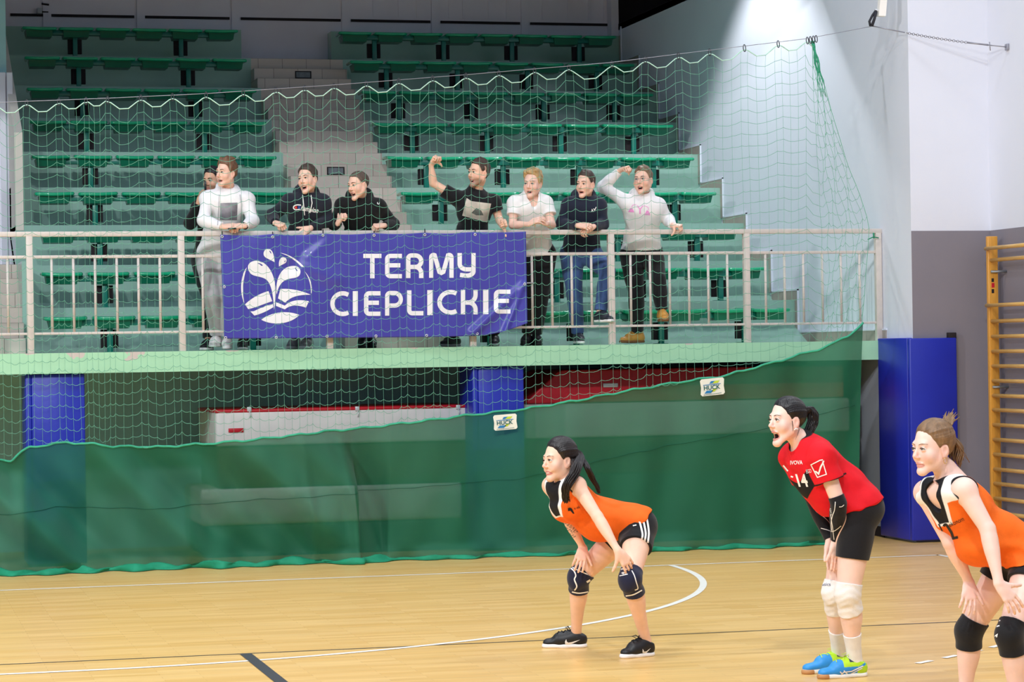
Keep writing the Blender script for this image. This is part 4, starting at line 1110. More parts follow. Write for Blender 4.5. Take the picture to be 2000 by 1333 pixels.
def hand_prims(w, fd, pn, thumb_side, S=1.0, curl=(25, 30, 20), spread=6, thumb=(0.5, 0.75, .35), tcurl=20):
    """w wrist, fd finger direction, pn palm-facing normal, thumb_side sign along side axis; five separate fingers"""
    fd = nrm(fd); pn = nrm(np.asarray(pn, float)-fd*np.dot(pn, fd)); sd = np.cross(fd, pn)*thumb_side
    out = [Cap(w, w+fd*.030*S, (.025*S, .030*S), (pn, .55), k=.012*S)]
    kn = w+fd*.088*S
    out.append(Cap(w+fd*.028*S+sd*.010*S, kn+sd*.026*S-fd*.006*S, (.020*S, .0145*S), (pn, .72), k=.010*S))
    out.append(Cap(w+fd*.025*S-sd*.008*S, kn-sd*.026*S-fd*.010*S, (.020*S, .0140*S), (pn, .72), k=.010*S))
    out.append(Cap(w+fd*.030*S, kn, (.024*S, .016*S), (pn, .62), k=.012*S))
    def rot(v, ax, a):
        a = math.radians(a); return v*math.cos(a)+np.cross(ax, v)*math.sin(a)+ax*np.dot(ax, v)*(1-math.cos(a))
    ax0 = np.cross(fd, pn)
    for i, (o, ln) in enumerate(((.030, .92), (.0105, 1.0), (-.0095, .95), (-.0285, .76))):
        base = kn+sd*o*S-fd*(.004+.006*(i == 3)+.003*(i == 0))*S
        d = rot(fd, pn, 0); d = nrm(fd+sd*math.tan(math.radians(spread*(1.5-i)*.66)))
        cu = [c*(1+.10*(i-1.2)) for c in curl]
        a = np.cross(d, pn); p = base; r0 = .0088-.0006*(i == 3)
        for j, L in enumerate((.043, .027, .021)):
            d = rot(d, a, cu[j]); q = p+d*L*ln*S
            out.append(Cap(p, q, (r0*S*(1-.07*j), r0*S*(1-.07*(j+1))), k=.004*S)); p = q
    # thumb leaves the side of the palm near its base
    tb = w+fd*.026*S+sd*.021*S; td = nrm(fd*thumb[0]+sd*thumb[1]+pn*thumb[2]); p = tb; a = nrm(np.cross(td, pn)+1e-6)
    out.append(Cap(w+fd*.012*S+sd*.008*S, tb+td*.02*S, (.019*S, .0155*S), k=.010*S))
    for j, L in enumerate((.038, .032, .026)):
        if j: td = rot(td, np.cross(fd, pn)*1.0, tcurl)
        q = p+td*L*S; out.append(Cap(p, q, ((.0128-.0014*j)*S, (.0118-.0016*j)*S), k=.005*S)); p = q
    return out
def soft(v, w=.0035):
    '''1 where v < 0, 0 where v > 0, blended over w'''
    return np.clip(.5-np.asarray(v)/w, 0, 1)
def lay(c, w, col):
    c[:] = c*(1-w[:, None])+np.array(col)*w[:, None]
M_skin = mat('skin', '#e6b8a2', 0.48, 0.42, var=0.05, scale=14, bump=0.05, bscale=160, attr='tone', sss=0.12)
M_cloth = {}
def cloth(name, hexa, rough=0.8, bump=0.25, **k):
    return mat('cloth_'+name, hexa, rough, 0.25, var=k.pop('var', 0.05), scale=20, bump=bump, bscale=240, sheen=0.15, **k)
M_tone = mat('cloth_dyed', '#ffffff', 0.75, 0.25, var=0.05, scale=20, bump=0.25, bscale=240, attr='tone')
M_gtone = mat('shoe_dyed', '#ffffff', 0.45, 0.4, var=0.05, scale=25, attr='tone')
M_ew, M_ep = mat('eye_white', '#e9e4e0', 0.15, 0.5, var=0.02), mat('eye_pupil', '#120d0c', 0.1, 0.5, var=0.02)
M_lash = mat('lash', '#241a18', 0.7, 0.2, var=0.1)
M_mouth = mat('tongue', '#9d4a48', 0.4, 0.4, var=0.1); M_teeth = mat('teeth', '#f2ece2', 0.25, 0.5, var=0.02)
def eyeball(parent, c, gaze, r, iris):
    g = nrm(gaze); a = nrm(np.cross(g, [0.1, 0.2, 1.])); b = np.cross(g, a); vs = [c+g*r]; fs = []; mi = []
    th = [10, 16, 25, 33, 50, 70, 95, 130, 165]; n = 14
    for t in th:
        t = math.radians(t); vs += [c+r*(g*math.cos(t)+math.sin(t)*(a*math.cos(2*math.pi*k/n)+b*math.sin(2*math.pi*k/n))) for k in range(n)]
    for k in range(n): fs.append((0, 1+k, 1+(k+1) % n)); mi.append(2)
    for i in range(len(th)-1):
        for k in range(n):
            fs.append((1+i*n+k, 1+(i+1)*n+k, 1+(i+1)*n+(k+1) % n, 1+i*n+(k+1) % n)); mi.append(2 if i == 0 else 1 if i < 3 else 0)
    o = sub(parent, MB().add(vs, fs, True), 'eye', M_ew); o.data.materials.append(mat('iris_'+iris, iris, 0.15, 0.5, var=0.15, scale=200)); o.data.materials.append(M_ep)
    o.data.polygons.foreach_set('material_index', mi); return o
def paint_head(H, P, col, E, lipc):
    """lips, brows' base tone, cheeks, mouth inside, stubble, shaved sides: own skin colours by place on the head"""
    L = H.loc(P); x, y, z = L.T; o = E.get('open', 0.0); near = (np.abs(x) < .12) & (y > -.15) & (np.abs(z) < .18)
    def blend(m, c, a): 
        w_ = (m*a)[:, None]; col[:] = col*(1-w_)+np.array(c)*w_
    lw = .025 if not E.get('smile') else .030
    zc = -.0695-o*.5
    e = (x/(lw*1.02))**2+((z-zc)/(.0125+o*.62))**2
    blend(near*(y > .058-o*.3)*np.clip(1.25-e, 0, .25)*4*near, lipc, .8)
    if o > .003:
        ins = ((x/(lw*.74))**2+((z-zc+.0005)/(.002+o*.52))**2 < 1.0) & (y < .0835) & (y > .0) & near
        deep = ins & (y < .076)
        blend(deep*1.0, lin('#3a1013'), 1.0)
    ck = np.exp(-(((np.abs(x)-.045)/.022)**2+((z+.032)/.022)**2))*(y > .02)*near; blend(ck, lin('#dd8f7e'), E.get('blush', .35))
    ns = np.exp(-((x/.018)**2+((z+.032)/.014)**2))*(y > .09)*near; blend(ns, lin('#dc9685'), .3)
    er = (np.abs(x) > .066)*(np.abs(z+.008) < .04)*(np.abs(y+.008) < .03)*near; blend(er*1.0, lin('#de9b8a'), .35)
    if E.get('beard'):
        b = (z < -.042)*(y > .012)*(z > -.14)*near*np.clip((-.042-z)/.02, 0, 1)*(1-(e < 1.0)); blend(b*1.0, E.get('haircol', lin('#2a2020')), E['beard'])
    if E.get('fade'):
        yl = np.interp(z, [-.06, -.03, -.005, .03, .06, .09], [-.06, -.03, .012, .036, .05, .06])
        b = near*(z > -.055)*(z < .11)*(y < yl)*np.clip((z+.055)/.03, 0, 1)*(1-er); blend(b*1.0, E.get('haircol'), E['fade'])
def face_parts(body, H, E, fld):
    for s in (-1, 1):
        c = H.w(s*.031, .0765, .003); eyeball(body, c, E.get('gaze', H.f), .0122*H.S*(1 if E.get('male', True) else 1.10), E.get('iris', '#5a4632'))
        mb = MB(); pts = []; es = 1 if E.get('male', True) else 1.12
        for t in np.linspace(-1, 1, 9):
            x = s*.031+t*.0150*es; z = .003+.0066*es*(1-t*t)-.001; y = .0765+math.sqrt(max(1e-6, (.0144*es)**2-(t*.0128*es)**2-(z-.003)**2)); pts.append(H.w(x, y, z))
        mb.tube(pts, [.0008*H.S]+[.0017*H.S]*7+[.0008*H.S], 5); sub(body, mb, 'eyelash', M_lash)
        pts = []
        for t in np.linspace(0, 1, 7):
            x = s*(.012+.037*t); z = .023+.007*math.sin(t*2.2)-.004*t+E.get('browlift', 0)*(1-t)
            q = fld.cast(H.w(x, .16, z), -H.f, .25*H.S)
            if q is not None: pts.append(q-H.f*.0006)
        if len(pts) > 3:
            mb = MB(); n = len(pts); k = E.get('brow', 1.0); mb.tube(pts, [.0016*k*H.S]+[.0030*k*H.S]*(n-3)+[.0022*k*H.S, .0010*k*H.S], 5); sub(body, mb, 'eyebrow', E['browmat'])
    o = E.get('open', 0.0)
    if o > .009:
        zc = -.0695-o*.5
        sub(body, MB().tube([H.w(-.014, .067, -.0675), H.w(-.007, .0740, -.068), H.w(.007, .0740, -.068), H.w(.014, .067, -.0675)], .0042*H.S, 6), 'teeth', M_teeth)
        sub(body, MB().tube([H.w(0, .05, -.083-o), H.w(0, .066, -.079-o)], (.011*H.S, .010*H.S), 8), 'tongue', M_mouth)
    elif E.get('smile') and E['smile'] > 1:
        sub(body, MB().tube([H.w(x, .0835-x*x*14, -.0692+abs(x)*.1) for x in (-.018, -.009, 0, .009, .018)], .0030*H.S, 6), 'teeth', M_teeth)

def hair_field(H, E, h, extra=()):
    """cap of hair above the hairline with combed strands, plus tails / buns"""
    top, side = E.get('hair_top', .012), E.get('hair_side', .008); st = E['hair']
    base = H.ell((0, -.014, .044), (.073+side, .095+.006, .082+top), .01)
    pr = [base]
    for c, r in E.get('tufts', ()): pr.append(H.ell(c, r, .014))
    F = Field(pr, h, .03)
    if st == 'tied': yl = ([-.10, -.085, -.055, -.02, .01, .045, .085, .13], [-.10, -.080, -.045, .000, .024, .050, .074, .10])
    elif st == 'crop': yl = ([-.09, -.07, -.045, -.025, -.005, .03, .065, .085, .13], [-.12, -.085, -.045, .006, .020, .036, .054, .074+E.get('line', 0), .16])
    else: yl = ([-.09, -.06, -.02, .02, .05, .07, .09, .13], [-.16, -.13, -.10, -.06, .02, .055, .082, .16])   # top only
    tie = E.get('tie', (0, -.10, .03)); am = E.get('strand', .0018); seed = E.get('seed', 1.0)
    def fn(d, X, Y, Z):
        x, y, z = H.locg(X, Y, Z)
        if st == 'tied':
            ph = np.arctan2(x-f32(tie[0]), z-f32(tie[2])+(y-f32(tie[1]))*f32(.25)); g = .6*np.sin(ph*f32(38)+3*np.sin(ph*7)+y*30)+.8*np.sin(ph*f32(13)+1.0+y*20)
        else:
            ph = x*f32(95)+y*f32(30)*E.get('comb', .4); g = np.sin(ph+2.0*np.sin(y*60+seed)+1.5*np.sin(z*50))+.9*np.sin(y*85+2*np.sin(x*70+seed*2)+z*25)
        d = d+(g*f32(am*H.S)).astype(f32)
        lim = np.interp(z.ravel(), *yl).reshape(z.shape).astype(f32)
        lim = lim+f32(.004)*np.sin(x*90)*f32(1 if st != 'tied' else .4) - np.abs(x)*f32(0.10)*np.clip((z-f32(.02))/f32(.05), 0, 1)
        d = d+f32(.85*(side if st == 'tied' else side*.7)*H.S)*np.exp(-np.maximum(lim-y, 0)/f32(.013))
        c = (y-lim)*f32(.75*H.S); c = np.maximum(c, f32(-.10*H.S)*0+(f32(-.105)-z)*f32(H.S))
        if st == 'topfade': c = np.maximum(c, (f32(.045)-z+np.maximum(0, -y)*f32(.1))*f32(H.S))
        return np.maximum(d, c)
    F.apply(fn)
    ear = [H.ell((s*.078, -.006, -.012), (.022, .024, .034), .004) for s in (-1, 1)]
    for e_ in ear: F.cut(e_, .004)
    return F
def strand_tube(mb, pts, r, n, rnd_, spread, tip=.3):
    """bundle of locks following a path"""
    P = smoothpath(pts, 6); m = len(P)
    for k in range(n):
        a = rnd_.uniform(0, 6.28); q = math.sqrt(rnd_.uniform(0, 1))*spread; ph = rnd_.uniform(0, 6.28)
        o = np.array([math.cos(a)*q, math.sin(a)*q*.8, math.sin(a*2)*q*.5]); L = int(m*rnd_.uniform(.86, 1.0))
        path = [P[i]+o*(.55+.6*math.sin(math.pi*min(1, i/m*1.1)))+np.array([.004*math.sin(i*.5+ph), .003*math.cos(i*.4+ph), 0]) for i in range(max(4, L))]
        mb.tube(path, [r*(1-(1-tip)*(i/len(path))**2) for i in range(len(path))], 6)
# ------------------------------------------------------------------ figures: common builders
def pick(tree_fields, p, d): pass
TO_CAM = -nrm(np.array([FWD[0], FWD[1], 0])); IMG_R = nrm(np.array([RGT[0], RGT[1], 0])); UPW = np.array([0, 0, 1.0])
def facing(alpha, pitch=0.0, roll=0.0):
    """unit direction turned alpha degrees from 'towards the camera' to the picture's left, and the matching up vector"""
    a, p = math.radians(alpha), math.radians(pitch)
    f = math.cos(a)*TO_CAM - math.sin(a)*IMG_R; f = f*math.cos(p)+UPW*math.sin(p)
    u = nrm(UPW-f*np.dot(UPW, f)); l = np.cross(u, f); r = math.radians(roll); u = u*math.cos(r)+l*math.sin(r)
    return f, u
def frame(lat, up):
    u = nrm(up); l = nrm(np.asarray(lat)-u*np.dot(lat, u)); return np.array([l, np.cross(l, u), u])
def shift(p, v): return np.asarray(p)+np.asarray(v)
def torso(J, B):
    """trunk from pelvis to neck; returns dict of prims"""
    lat = J['sl']-J['sr']; latp = J['hl']-J['hr']
    Ac = frame(lat, J['nk']-J['ws']); Ap = frame(latp, J['ws']-J['pv']); Aw = frame(nrm(lat)+nrm(latp), J['ch']-J['pv'])
    w, d = B.get('w', 1.0), B.get('d', 1.0); fem = B.get('fem', False); T_ = {}
    T_['pelvis'] = Ell(J['pv'], (.165*w, .118*d, .115), Ap, k=.06)
    T_['waist'] = Ell(J['ws'], ((.128 if fem else .142)*w, .098*d, .125), Aw, k=.08)
    T_['ribs'] = Ell(J['ch'], ((.145 if fem else .160)*w, .112*d, .165), Ac, k=.08)
    T_['belly'] = Ell((J['pv']+J['ws'])/2+Aw[1]*.012, (.145*w, .105*d, .11), Aw, k=.08)
    m = J['nk']*.55+J['ch']*.45
    T_['yoke'] = Cap(J['sl']*.86+m*.14, J['sr']*.86+m*.14, (.056*w, .066*w, .066*w, .056*w), k=.05)
    T_['trap'] = Cap(J['nk']+(J['head'].c-J['nk'])*.25, m, (.048*w, .085*w), k=.05)
    for s, n in ((1, 'l'), (-1, 'r')):
        T_['butt'+n] = Ell(J['h'+n]-Ap[1]*.055-Ap[2]*.0, (.085*w, .085*d, .095), Ap, k=.05)
        T_['pec'+n] = Ell(J['ch']+Ac[0]*s*.068*w+Ac[1]*(.072 if fem else .066)*d+Ac[2]*(.015 if fem else .05), (.062, .056 if fem else .04, .06), Ac, k=.035)
    J['Ac'], J['Ap'], J['Aw'] = Ac, Ap, Aw
    return T_
def limbs(J, B):
    L = {}; aw, lw = B.get('arm', 1.0), B.get('leg', 1.0)
    for n in 'lr':
        s, e, w = J['s'+n], J['e'+n], J['w'+n]
        L['delt'+n] = Ell(s, np.array([.062, .058, .060])*aw, J['Ac'], k=.045)
        L['uarm'+n] = Cap(s, e, [q*aw for q in (.056, .052, .047, .043, .039)], k=.02)
        L['farm'+n] = Cap(e, w, [q*aw for q in (.040, .043, .040, .033, .027, .0245)], k=.012)
        h, k, a = J['h'+n], J['k'+n], J['a'+n]
        L['thigh'+n] = Cap(h, k, [q*lw for q in (.090, .089, .080, .069, .058)], k=.04)
        L['shin'+n] = Cap(k, a, [q*lw for q in (.055, .055, .052, .044, .036, .035)], k=.02)
        d = nrm(a-k); b = J.get('back'+n); fw = J['Ap'][1]; bk = -nrm(fw-d*np.dot(fw, d)) if b is None else b
        L['calf'+n] = Ell(k+(a-k)*.30+bk*.016, (.047*lw, .047*lw, .10), frame(np.cross(d, bk), -d), k=.03)
        L['knee'+n] = Ell(k-bk*.006, (.053*lw, .053*lw, .058), frame(np.cross(d, bk), -d), k=.03)
        t = J['t'+n]; q = a*.55+t*.45; q[2] = a[2]*.35+t[2]*.65; L['foot'+n] = Cap(a+np.array([0, 0, -.025]), q, (.032, .022), k=.02)
    return L
def make_body(root, J, B, E, T_, L_, hands, h, hide=()):
    H = J['head']; U, K, U2, K2, Ld, ears, K3 = head_prims(H, E)
    neck = Cap(H.w(0, -.022, -.050), J['nk'], (.050*B.get('neck', 1.0), .054*B.get('neck', 1.0)), k=.03)
    prims = list(T_.values())+list(L_.values())+[neck]+U+[q for hd in hands for q in hd]
    F = Field([], h) if False else None
    F = Field(prims+U2+ears, h) if False else Field(list(T_.values())+list(L_.values())+[neck], h, pad=.26)
    for p in U: F.union(p)
    for p in K: F.cut(p)
    for p in U2: F.union(p)
    for p in K2: F.cut(p)
    for p in Ld+ears: F.union(p)
    for p in K3: F.cut(p)
    for hd in hands:
        for p in hd: F.union(p)
    P, Q = F.mesh(1)
    col = np.tile(np.array(B.get('skin', lin('#ecbfa8'))), (len(P), 1))
    paint_head(H, P, col, E, E.get('lip', lin('#c2736c')))
    if 'paint' in B: B['paint'](P, col)
    body = np_mesh('body', P, Q, M_skin, root, col)
    face_parts(body, H, E, F)
    return body, F, P, Q
def garment(name, root, prims, h, m, cuts=(), fold=None, color=None, smooth=1, label=None, post=None):
    F = Field(prims, h, .03)
    for c in cuts: F.cut(c)
    if fold is not None: F.apply(lambda d, X, Y, Z: (d+fold(X, Y, Z)).astype(f32))
    if post: post(F)
    P, Q = F.mesh(smooth); col = color(P) if color else None
    o = np_mesh(name, P, Q, m, root, col)
    if label: o['label'] = label
    return o, P, Q, F
def folds(amp, fr, seed, dirv=None, fr2=None):
    def fn(X, Y, Z):
        v = wob(X, Y, Z, fr, seed)
        if dirv is not None:
            d = X*f32(dirv[0])+Y*f32(dirv[1])+Z*f32(dirv[2]); v = v*.5+np.sin(d*fr2+2.2*v)*.6
        return f32(amp)*v
    return fn
def shoe(root, name, heel, toe, ankle, h, upc, m_sole, lace_m=None, width=.041, high=.0, colorfn=None, label=None, foot=None):
    """training shoe standing on the ground: upper, sole, laces"""
    heel, toe = np.asarray(heel, float), np.asarray(toe, float); f = nrm(toe-heel); L = np.linalg.norm(toe-heel); u = nrm(UPW-f*np.dot(UPW, f)); sd = np.cross(f, u)
    def W(x, y, z): return heel+f*x+sd*y+u*z
    up = [Cap(W(.036, 0, .050), W(L*.55, 0, .050), (.038, width), k=.03), Cap(W(L*.5, 0, .043), W(L-.044, .003, .032), (width, .036), (u, .75), k=.03)]
    top = W(.052, 0, .082+high); up.append(Cap(W(.045, 0, .045), top+u*.03, (.038, .037), clip=[(top, nrm(u-f*.38))], k=.025))
    if foot is not None: g_ = foot.grow(.009); up.append(Cap(g_.a, g_.b, g_.r, None, [(top, nrm(u-f*.38))], .02))
    up.append(Cap(W(.075, 0, .085+high*.6), W(L*.62, 0, .064), (.028, .027), k=.03))
    up = [type(p)(p.a, p.b, p.r, p.flat, list(p.clip)+[(W(0, 0, .020), -u)], p.k) for p in up]
    o, P, Q, F = garment(name, root, up, h, M_gtone, color=(lambda P: colorfn(P, W, L)) if colorfn else (lambda P: np.tile(np.array(upc), (len(P), 1))), label=label)
    sl = [Cap(W(.036, 0, .012), W(L*.5, 0, .012), (.040, width+.001), (u, .62), k=.01), Cap(W(L*.5, 0, .012), W(L-.041, .003, .012), (width+.002, .040), (u, .62), k=.01)]
    sl = [Cap(p.a, p.b, p.r, p.flat, [(W(0, 0, .030), nrm(u-f*.045)), (W(0, 0, .0), -u)], p.k) for p in sl]
    Fs = Field(sl, h, .02); Ps, Qs = Fs.mesh(1); so = np_mesh('sole', Ps, Qs, m_sole, o)
    if lace_m is not None:
        mb = MB()
        for k in range(5):
            x = .095+k*(L*.62-.095)/4; pts = []
            for y in np.linspace(-.024, .024, 7):
                q = F.cast(W(x+.008*(y/.024)*(1 if k % 2 else -1), y, .16), -u, .2)
                if q is not None: pts.append(q+u*.002)
            if len(pts) > 2: mb.tube(pts, .0026, 5)
        q = F.cast(W(.105, 0, .2), -u, .25)
        if q is not None:
            for s in (-1, 1): mb.tube([q, q+u*.018+sd*s*.018+f*.01, q+u*.010+sd*s*.034+f*.03, q+u*.001+sd*s*.018+f*.012], .0022, 5)
        sub(o, mb, 'laces', lace_m)
    return o, P, Q
def bone(a, b, t): return a+(b-a)*t
def sleeve(L_, n, J, t1, g0, g1, k=.03, from_t=0.0, extra=0.0):
    """cloth round the upper arm from the shoulder to fraction t1, flaring from g0 to g1"""
    s, e = J['s'+n], J['e'+n]; d = nrm(e-s); q = bone(s, e, t1); r = L_['uarm'+n].r
    return [Ell(s, L_['delt'+n].r+g0, J['Ac'], k=k), Cap(s, q+d*.03, (r[0]+g0, np.interp(t1*.5, np.linspace(0, 1, 5), r)+(g0+g1)/2, np.interp(t1, np.linspace(0, 1, 5), r)+g1), clip=[(q, d)], k=k)]
def limb_shell(cap, g, t0, t1, d0=None, d1=None, k=.01, taper=0.0):
    """band round a limb between fractions t0 and t1"""
    a, b = cap.a, cap.b; d = nrm(b-a); cl = []
    if t0 is not None: cl.append((bone(a, b, t0), -(d if d0 is None else d0)))
    if t1 is not None: cl.append((bone(a, b, t1), d if d1 is None else d1))
    return Cap(a, b, [r+g+taper*i/(len(cap.r)-1) for i, r in enumerate(cap.r)], cap.flat, cl, k)
def JP(Y0):
    return lambda px, py, dy=0.0: PY(px, py, Y0+dy)
def report(name, J):
    pass
def person_root(loc, label, group=None):
    e = empty('person', loc); tag(e, label, 'person', group); return e
M_brow_d = mat('brow_dark', '#2b1d18', 0.8, 0.2, var=0.1); M_brow_m = mat('brow_brown', '#5d4232', 0.8, 0.2, var=0.1); M_brow_l = mat('brow_fair', '#8d6c4c', 0.8, 0.2, var=0.1)
def hairmat(name, hexa, rough=0.42): return mat('hair_'+name, hexa, rough, 0.45, var=0.35, scale=60, stretch=(1, 1, .25), bump=.3, bscale=180)
def ground(p, z): q = np.array(p, float); q[2] = z; return q
def at_ground(px, py, z=0.0): return PZ(px, py, z)
# ------------------------------------------------------------------ player in orange, hands on her knees (left)
HP = 0.0033
def cl3(p, c): return type(p)(*((p.c, p.r, p.A) if isinstance(p, Ell) else (p.a, p.b, p.r, p.flat)), clip=list(p.clip)+c, k=p.k)
def player_one():
    j = JP(15.0); hf, hu = facing(60, 2, -4)
    J = dict(head=HeadF(j(1093, 901, -.03), hf, hu, 1.07), nk=j(1107, 939, 0), sl=j(1127, 949, -.155), sr=j(1076, 949, .145), ch=j(1124, 982, 0), ws=j(1178, 1008, 0), pv=j(1236, 1026, 0),
             hl=j(1247, 1040, -.09), hr=j(1224, 1036, .09), kl=j(1231, 1131, -.38), kr=j(1131, 1127, .20), al=j(1256, 1254, -.27), ar=j(1123, 1243, .31),
             el=j(1167, 1010, -.30), er=j(1108, 1011, .14), wl=j(1207, 1077, -.43), wr=j(1139, 1071, .13))
    hL, tL = at_ground(1276, 1281), at_ground(1212, 1287); hR, tR = at_ground(1146, 1265), at_ground(1058, 1266)
    J['tl'], J['tr'] = ground(tL, .03), ground(tR, .03)
    for n, hh, tt in (('l', hL, tL), ('r', hR, tR)):
        q = hh+(tt-hh)*.23; J['a'+n] = np.array([q[0], q[1], J['a'+n][2]])
    B = dict(fem=True, w=.93, d=1.0, arm=.86, leg=.97, skin=lin('#f0c4ab'))
    E = dict(male=False, smile=2, iris='#4a3426', browmat=M_brow_d, hair='tied', hair_top=.020, hair_side=.014, tie=(0, -.105, .055), gaze=hf, blush=.3, lip=lin('#c46a68'), brow=.62, strand=.0010)
    root = person_root((J['pv'][0], J['pv'][1], 0), 'person in orange sleeveless jersey and black shorts, crouching with hands on navy knee pads')
    T_ = torso(J, B); L_ = limbs(J, B)
    kneeL, kneeR = J['kl'], J['kr']
    hands = [hand_prims(J['wl'], j(1226, 1101, -.445)-J['wl'], nrm(np.array([.25, .75, -.55])), -1, .98, (22, 26, 16), 9, (.55, .7, .25), 12),
             hand_prims(J['wr'], j(1131, 1101, .06)-J['wr'], nrm(np.array([.1, .9, -.35])), 1, .98, (18, 26, 18), 6, (.75, .62, .1), 8)]
    M_tat = lin('#3c3a3c')
    def tattoo(P, col):
        a, b = J['er'], J['wr']; d = b-a; t = ((P-a)@d)/(d@d); near = (np.linalg.norm(P-a-np.outer(np.clip(t, 0, 1), d), axis=1) < .06) & (t > .02) & (t < .62) & ((P-a)@TO_CAM > -.005)
        q = np.sin(P[:, 0]*330+3*np.sin(P[:, 2]*160))+np.sin(P[:, 2]*300+2*np.sin(P[:, 0]*210)); m = near & (q > .25) & (np.abs(t-.3) < .24+.06*np.sin(P[:, 2]*150)); col[m] = col[m]*.35+np.array(M_tat)*.65
        for tip in [hd[-1-k].b for hd in hands for k in ()]: pass
    B['paint'] = tattoo
    body, F, P, Q = make_body(root, J, B, E, T_, L_, hands, HP)
    H = J['head']
    # nails
    nl = mat('nail_polish', '#9fc3c8', 0.2, 0.5, var=.05)
    for hd in hands:
        for k in (3, 6, 9, 12): pass
    # hair
    hm = hairmat('dark', '#1c1413', .36); Fh = hair_field(H, E, HP); Ph, Qh = Fh.mesh(1); hair = np_mesh('hair', Ph, Qh, hm, body)
    rd = random.Random(5); mb = MB()
    strand_tube(mb, [H.w(0, -.10, .062), H.w(.015, -.125, .03), j(1128, 905, -.17), j(1121, 925, -.215), j(1108, 945, -.235), j(1104, 965, -.225), j(1106, 985, -.215)], .0048, 120, rd, .027)
    strand_tube(mb, [H.w(0, -.10, .060), H.w(.01, -.13, .03), j(1147, 913, -.12), j(1158, 935, -.10), j(1168, 955, -.09), j(1171, 965, -.09)], .004, 44, rd, .014)
    strand_tube(mb, [H.w(.05, -.05, .02), j(1124, 915, -.16), j(1117, 935, -.20), j(1105, 960, -.215), j(1110, 982, -.21)], .0045, 60, rd, .022)
    sub(hair, mb, 'ponytail', hm)
    sub(hair, MB().tube([H.w(.018*math.cos(t), -.103+.006*math.sin(t), .058+.018*math.sin(t)) for t in np.linspace(0, 6.28, 14)], .006, 6, caps=False), 'hair_tie', M_lash)
    # jersey
    Ac, Ap = J['Ac'], J['Ap']; g = .012
    hemd = nrm(j(1238, 1016, 0)-j(1120, 965, 0))
    sh = [T_[k].grow(g, .06) for k in ('ribs', 'waist', 'belly', 'yoke', 'pecl', 'pecr')]
    hemq = j(1233, 1020, 0)
    hp = T_['pelvis'].grow(g+.006, .06)
    sh += [hp, T_['buttl'].grow(g+.004, .05), T_['buttr'].grow(g+.004, .05), Ell(j(1168, 1022, -.02), (.14, .12, .11), J['Aw'], k=.07), Cap(bone(J['sl'], J['nk'], .45), J['sl']+(J['sl']-J['nk'])*.02, (.045, .050), k=.03), Cap(bone(J['sr'], J['nk'], .45), J['sr']+(J['sr']-J['nk'])*.02, (.045, .050), k=.03)]
    n_h = nrm(j(1264, 991, 0)-j(1203, 1046, 0)); nh = nrm(np.cross(np.cross(n_h, hemd), n_h)); nh = nh if np.dot(nh, hemd) > 0 else -nh
    clip = [(hemq, nh)]
    sh = [type(p)(*( (p.c, p.r, p.A) if isinstance(p, Ell) else (p.a, p.b, p.r, p.flat)), clip=clip, k=p.k) for p in sh]
    cuts = [Cap(H.w(0, -.02, -.06), J['nk']+Ac[1]*.015-Ac[2]*.01, (.066, .072), k=.012)]
    for n in 'lr': s_ = 1 if n == 'l' else -1; cuts.append(Cap(J['s'+n]+Ac[0]*s_*.035+Ac[2]*.045, J['s'+n]+Ac[0]*s_*.035-Ac[2]*.055, (.058, .054), k=.006))
    org, wht, blk = np.array(lin('#f26a1b')), np.array(lin('#f4f1ee')), np.array(lin('#17171c'))
    def col(P):
        c = np.tile(org, (len(P), 1)); q = P-J['ch']; x, y, z = q@Ac[0], q@Ac[1], q@Ac[2]
        v = np.abs(x)-.022-.065*np.clip((z-.02)/.16, 0, 1); fr = (y > 0)*1.0
        lay(c, fr*soft(v-.042)*soft(.02-z), wht); lay(c, soft(.135-z)*soft(np.abs(x)-.20), wht); lay(c, fr*soft(v-.008)*soft(.03-z), blk)
        for n in 'lr':
            s_ = 1 if n == 'l' else -1; a = J['s'+n]+Ac[0]*s_*.035; d = P-a; d = d-np.outer(d@Ac[2], Ac[2]); lay(c, soft(np.linalg.norm(d, axis=1)-.0655)*(np.abs((P-a)@Ac[2]) < .12), blk)
        lay(c, soft(np.linalg.norm(P-(J['nk']+Ac[1]*.015), axis=1)-.083), blk)
        return c
    fo = folds(.0050, 30, 1.7, nrm(np.array([.2, .2, 1])), 62)
    jer, Pj, Qj, Fj = garment('jersey', root, sh, HP, M_tone, cuts, fo, col, label='orange jersey with white yoke and black trim'); tj = bvh(Pj, Qj)
    mk = mat('print_black', '#15151a', .6, .3)
    decal(jer, 'printed_number', tj, [pxpoly([(1109, 993.5), (1113, 992), (1117, 994), (1122, 1004), (1119, 1004), (1114, 998), (1109.5, 999)])], mk)
    decal(jer, 'printed_lettering', tj, [pxtext('e-ek', 1127, 992, 12, 5, -18)], mk)
    # shorts
    so = [cl3(T_[k].grow(.007), [(hemq-nh*.014, -nh)]) for k in ('pelvis', 'buttl', 'buttr', 'belly', 'waist')]
    for n in 'lr': so.append(cl3(limb_shell(L_['thigh'+n], .014, None, .34, k=.04, taper=.006), [(hemq-nh*.014, -nh)]))
    shorts, Ps, Qs, Fs = garment('shorts', root, so, HP, cloth('black', '#15151a'), (), folds(.003, 34, 2.0)); ts = bvh(Ps, Qs)
    wm = mat('print_white', '#f2f0ee', .6, .3)
    for a in (0, 6.5, 13): decal(shorts, 'side_stripe', ts, [pxline([tuple(p) for p in smoothpath([(1249+a, 1019-a*.85), (1252+a, 1030-a*.6), (1255+a*.95, 1045-a*.25), (1252.5+a*.98, 1057+a*.32)], 6)], 3.6)], wm, .004)
    decal(shorts, 'printed_mark', ts, [pxline([(1236, 1027.5), (1243, 1026)], 2.2)], wm)
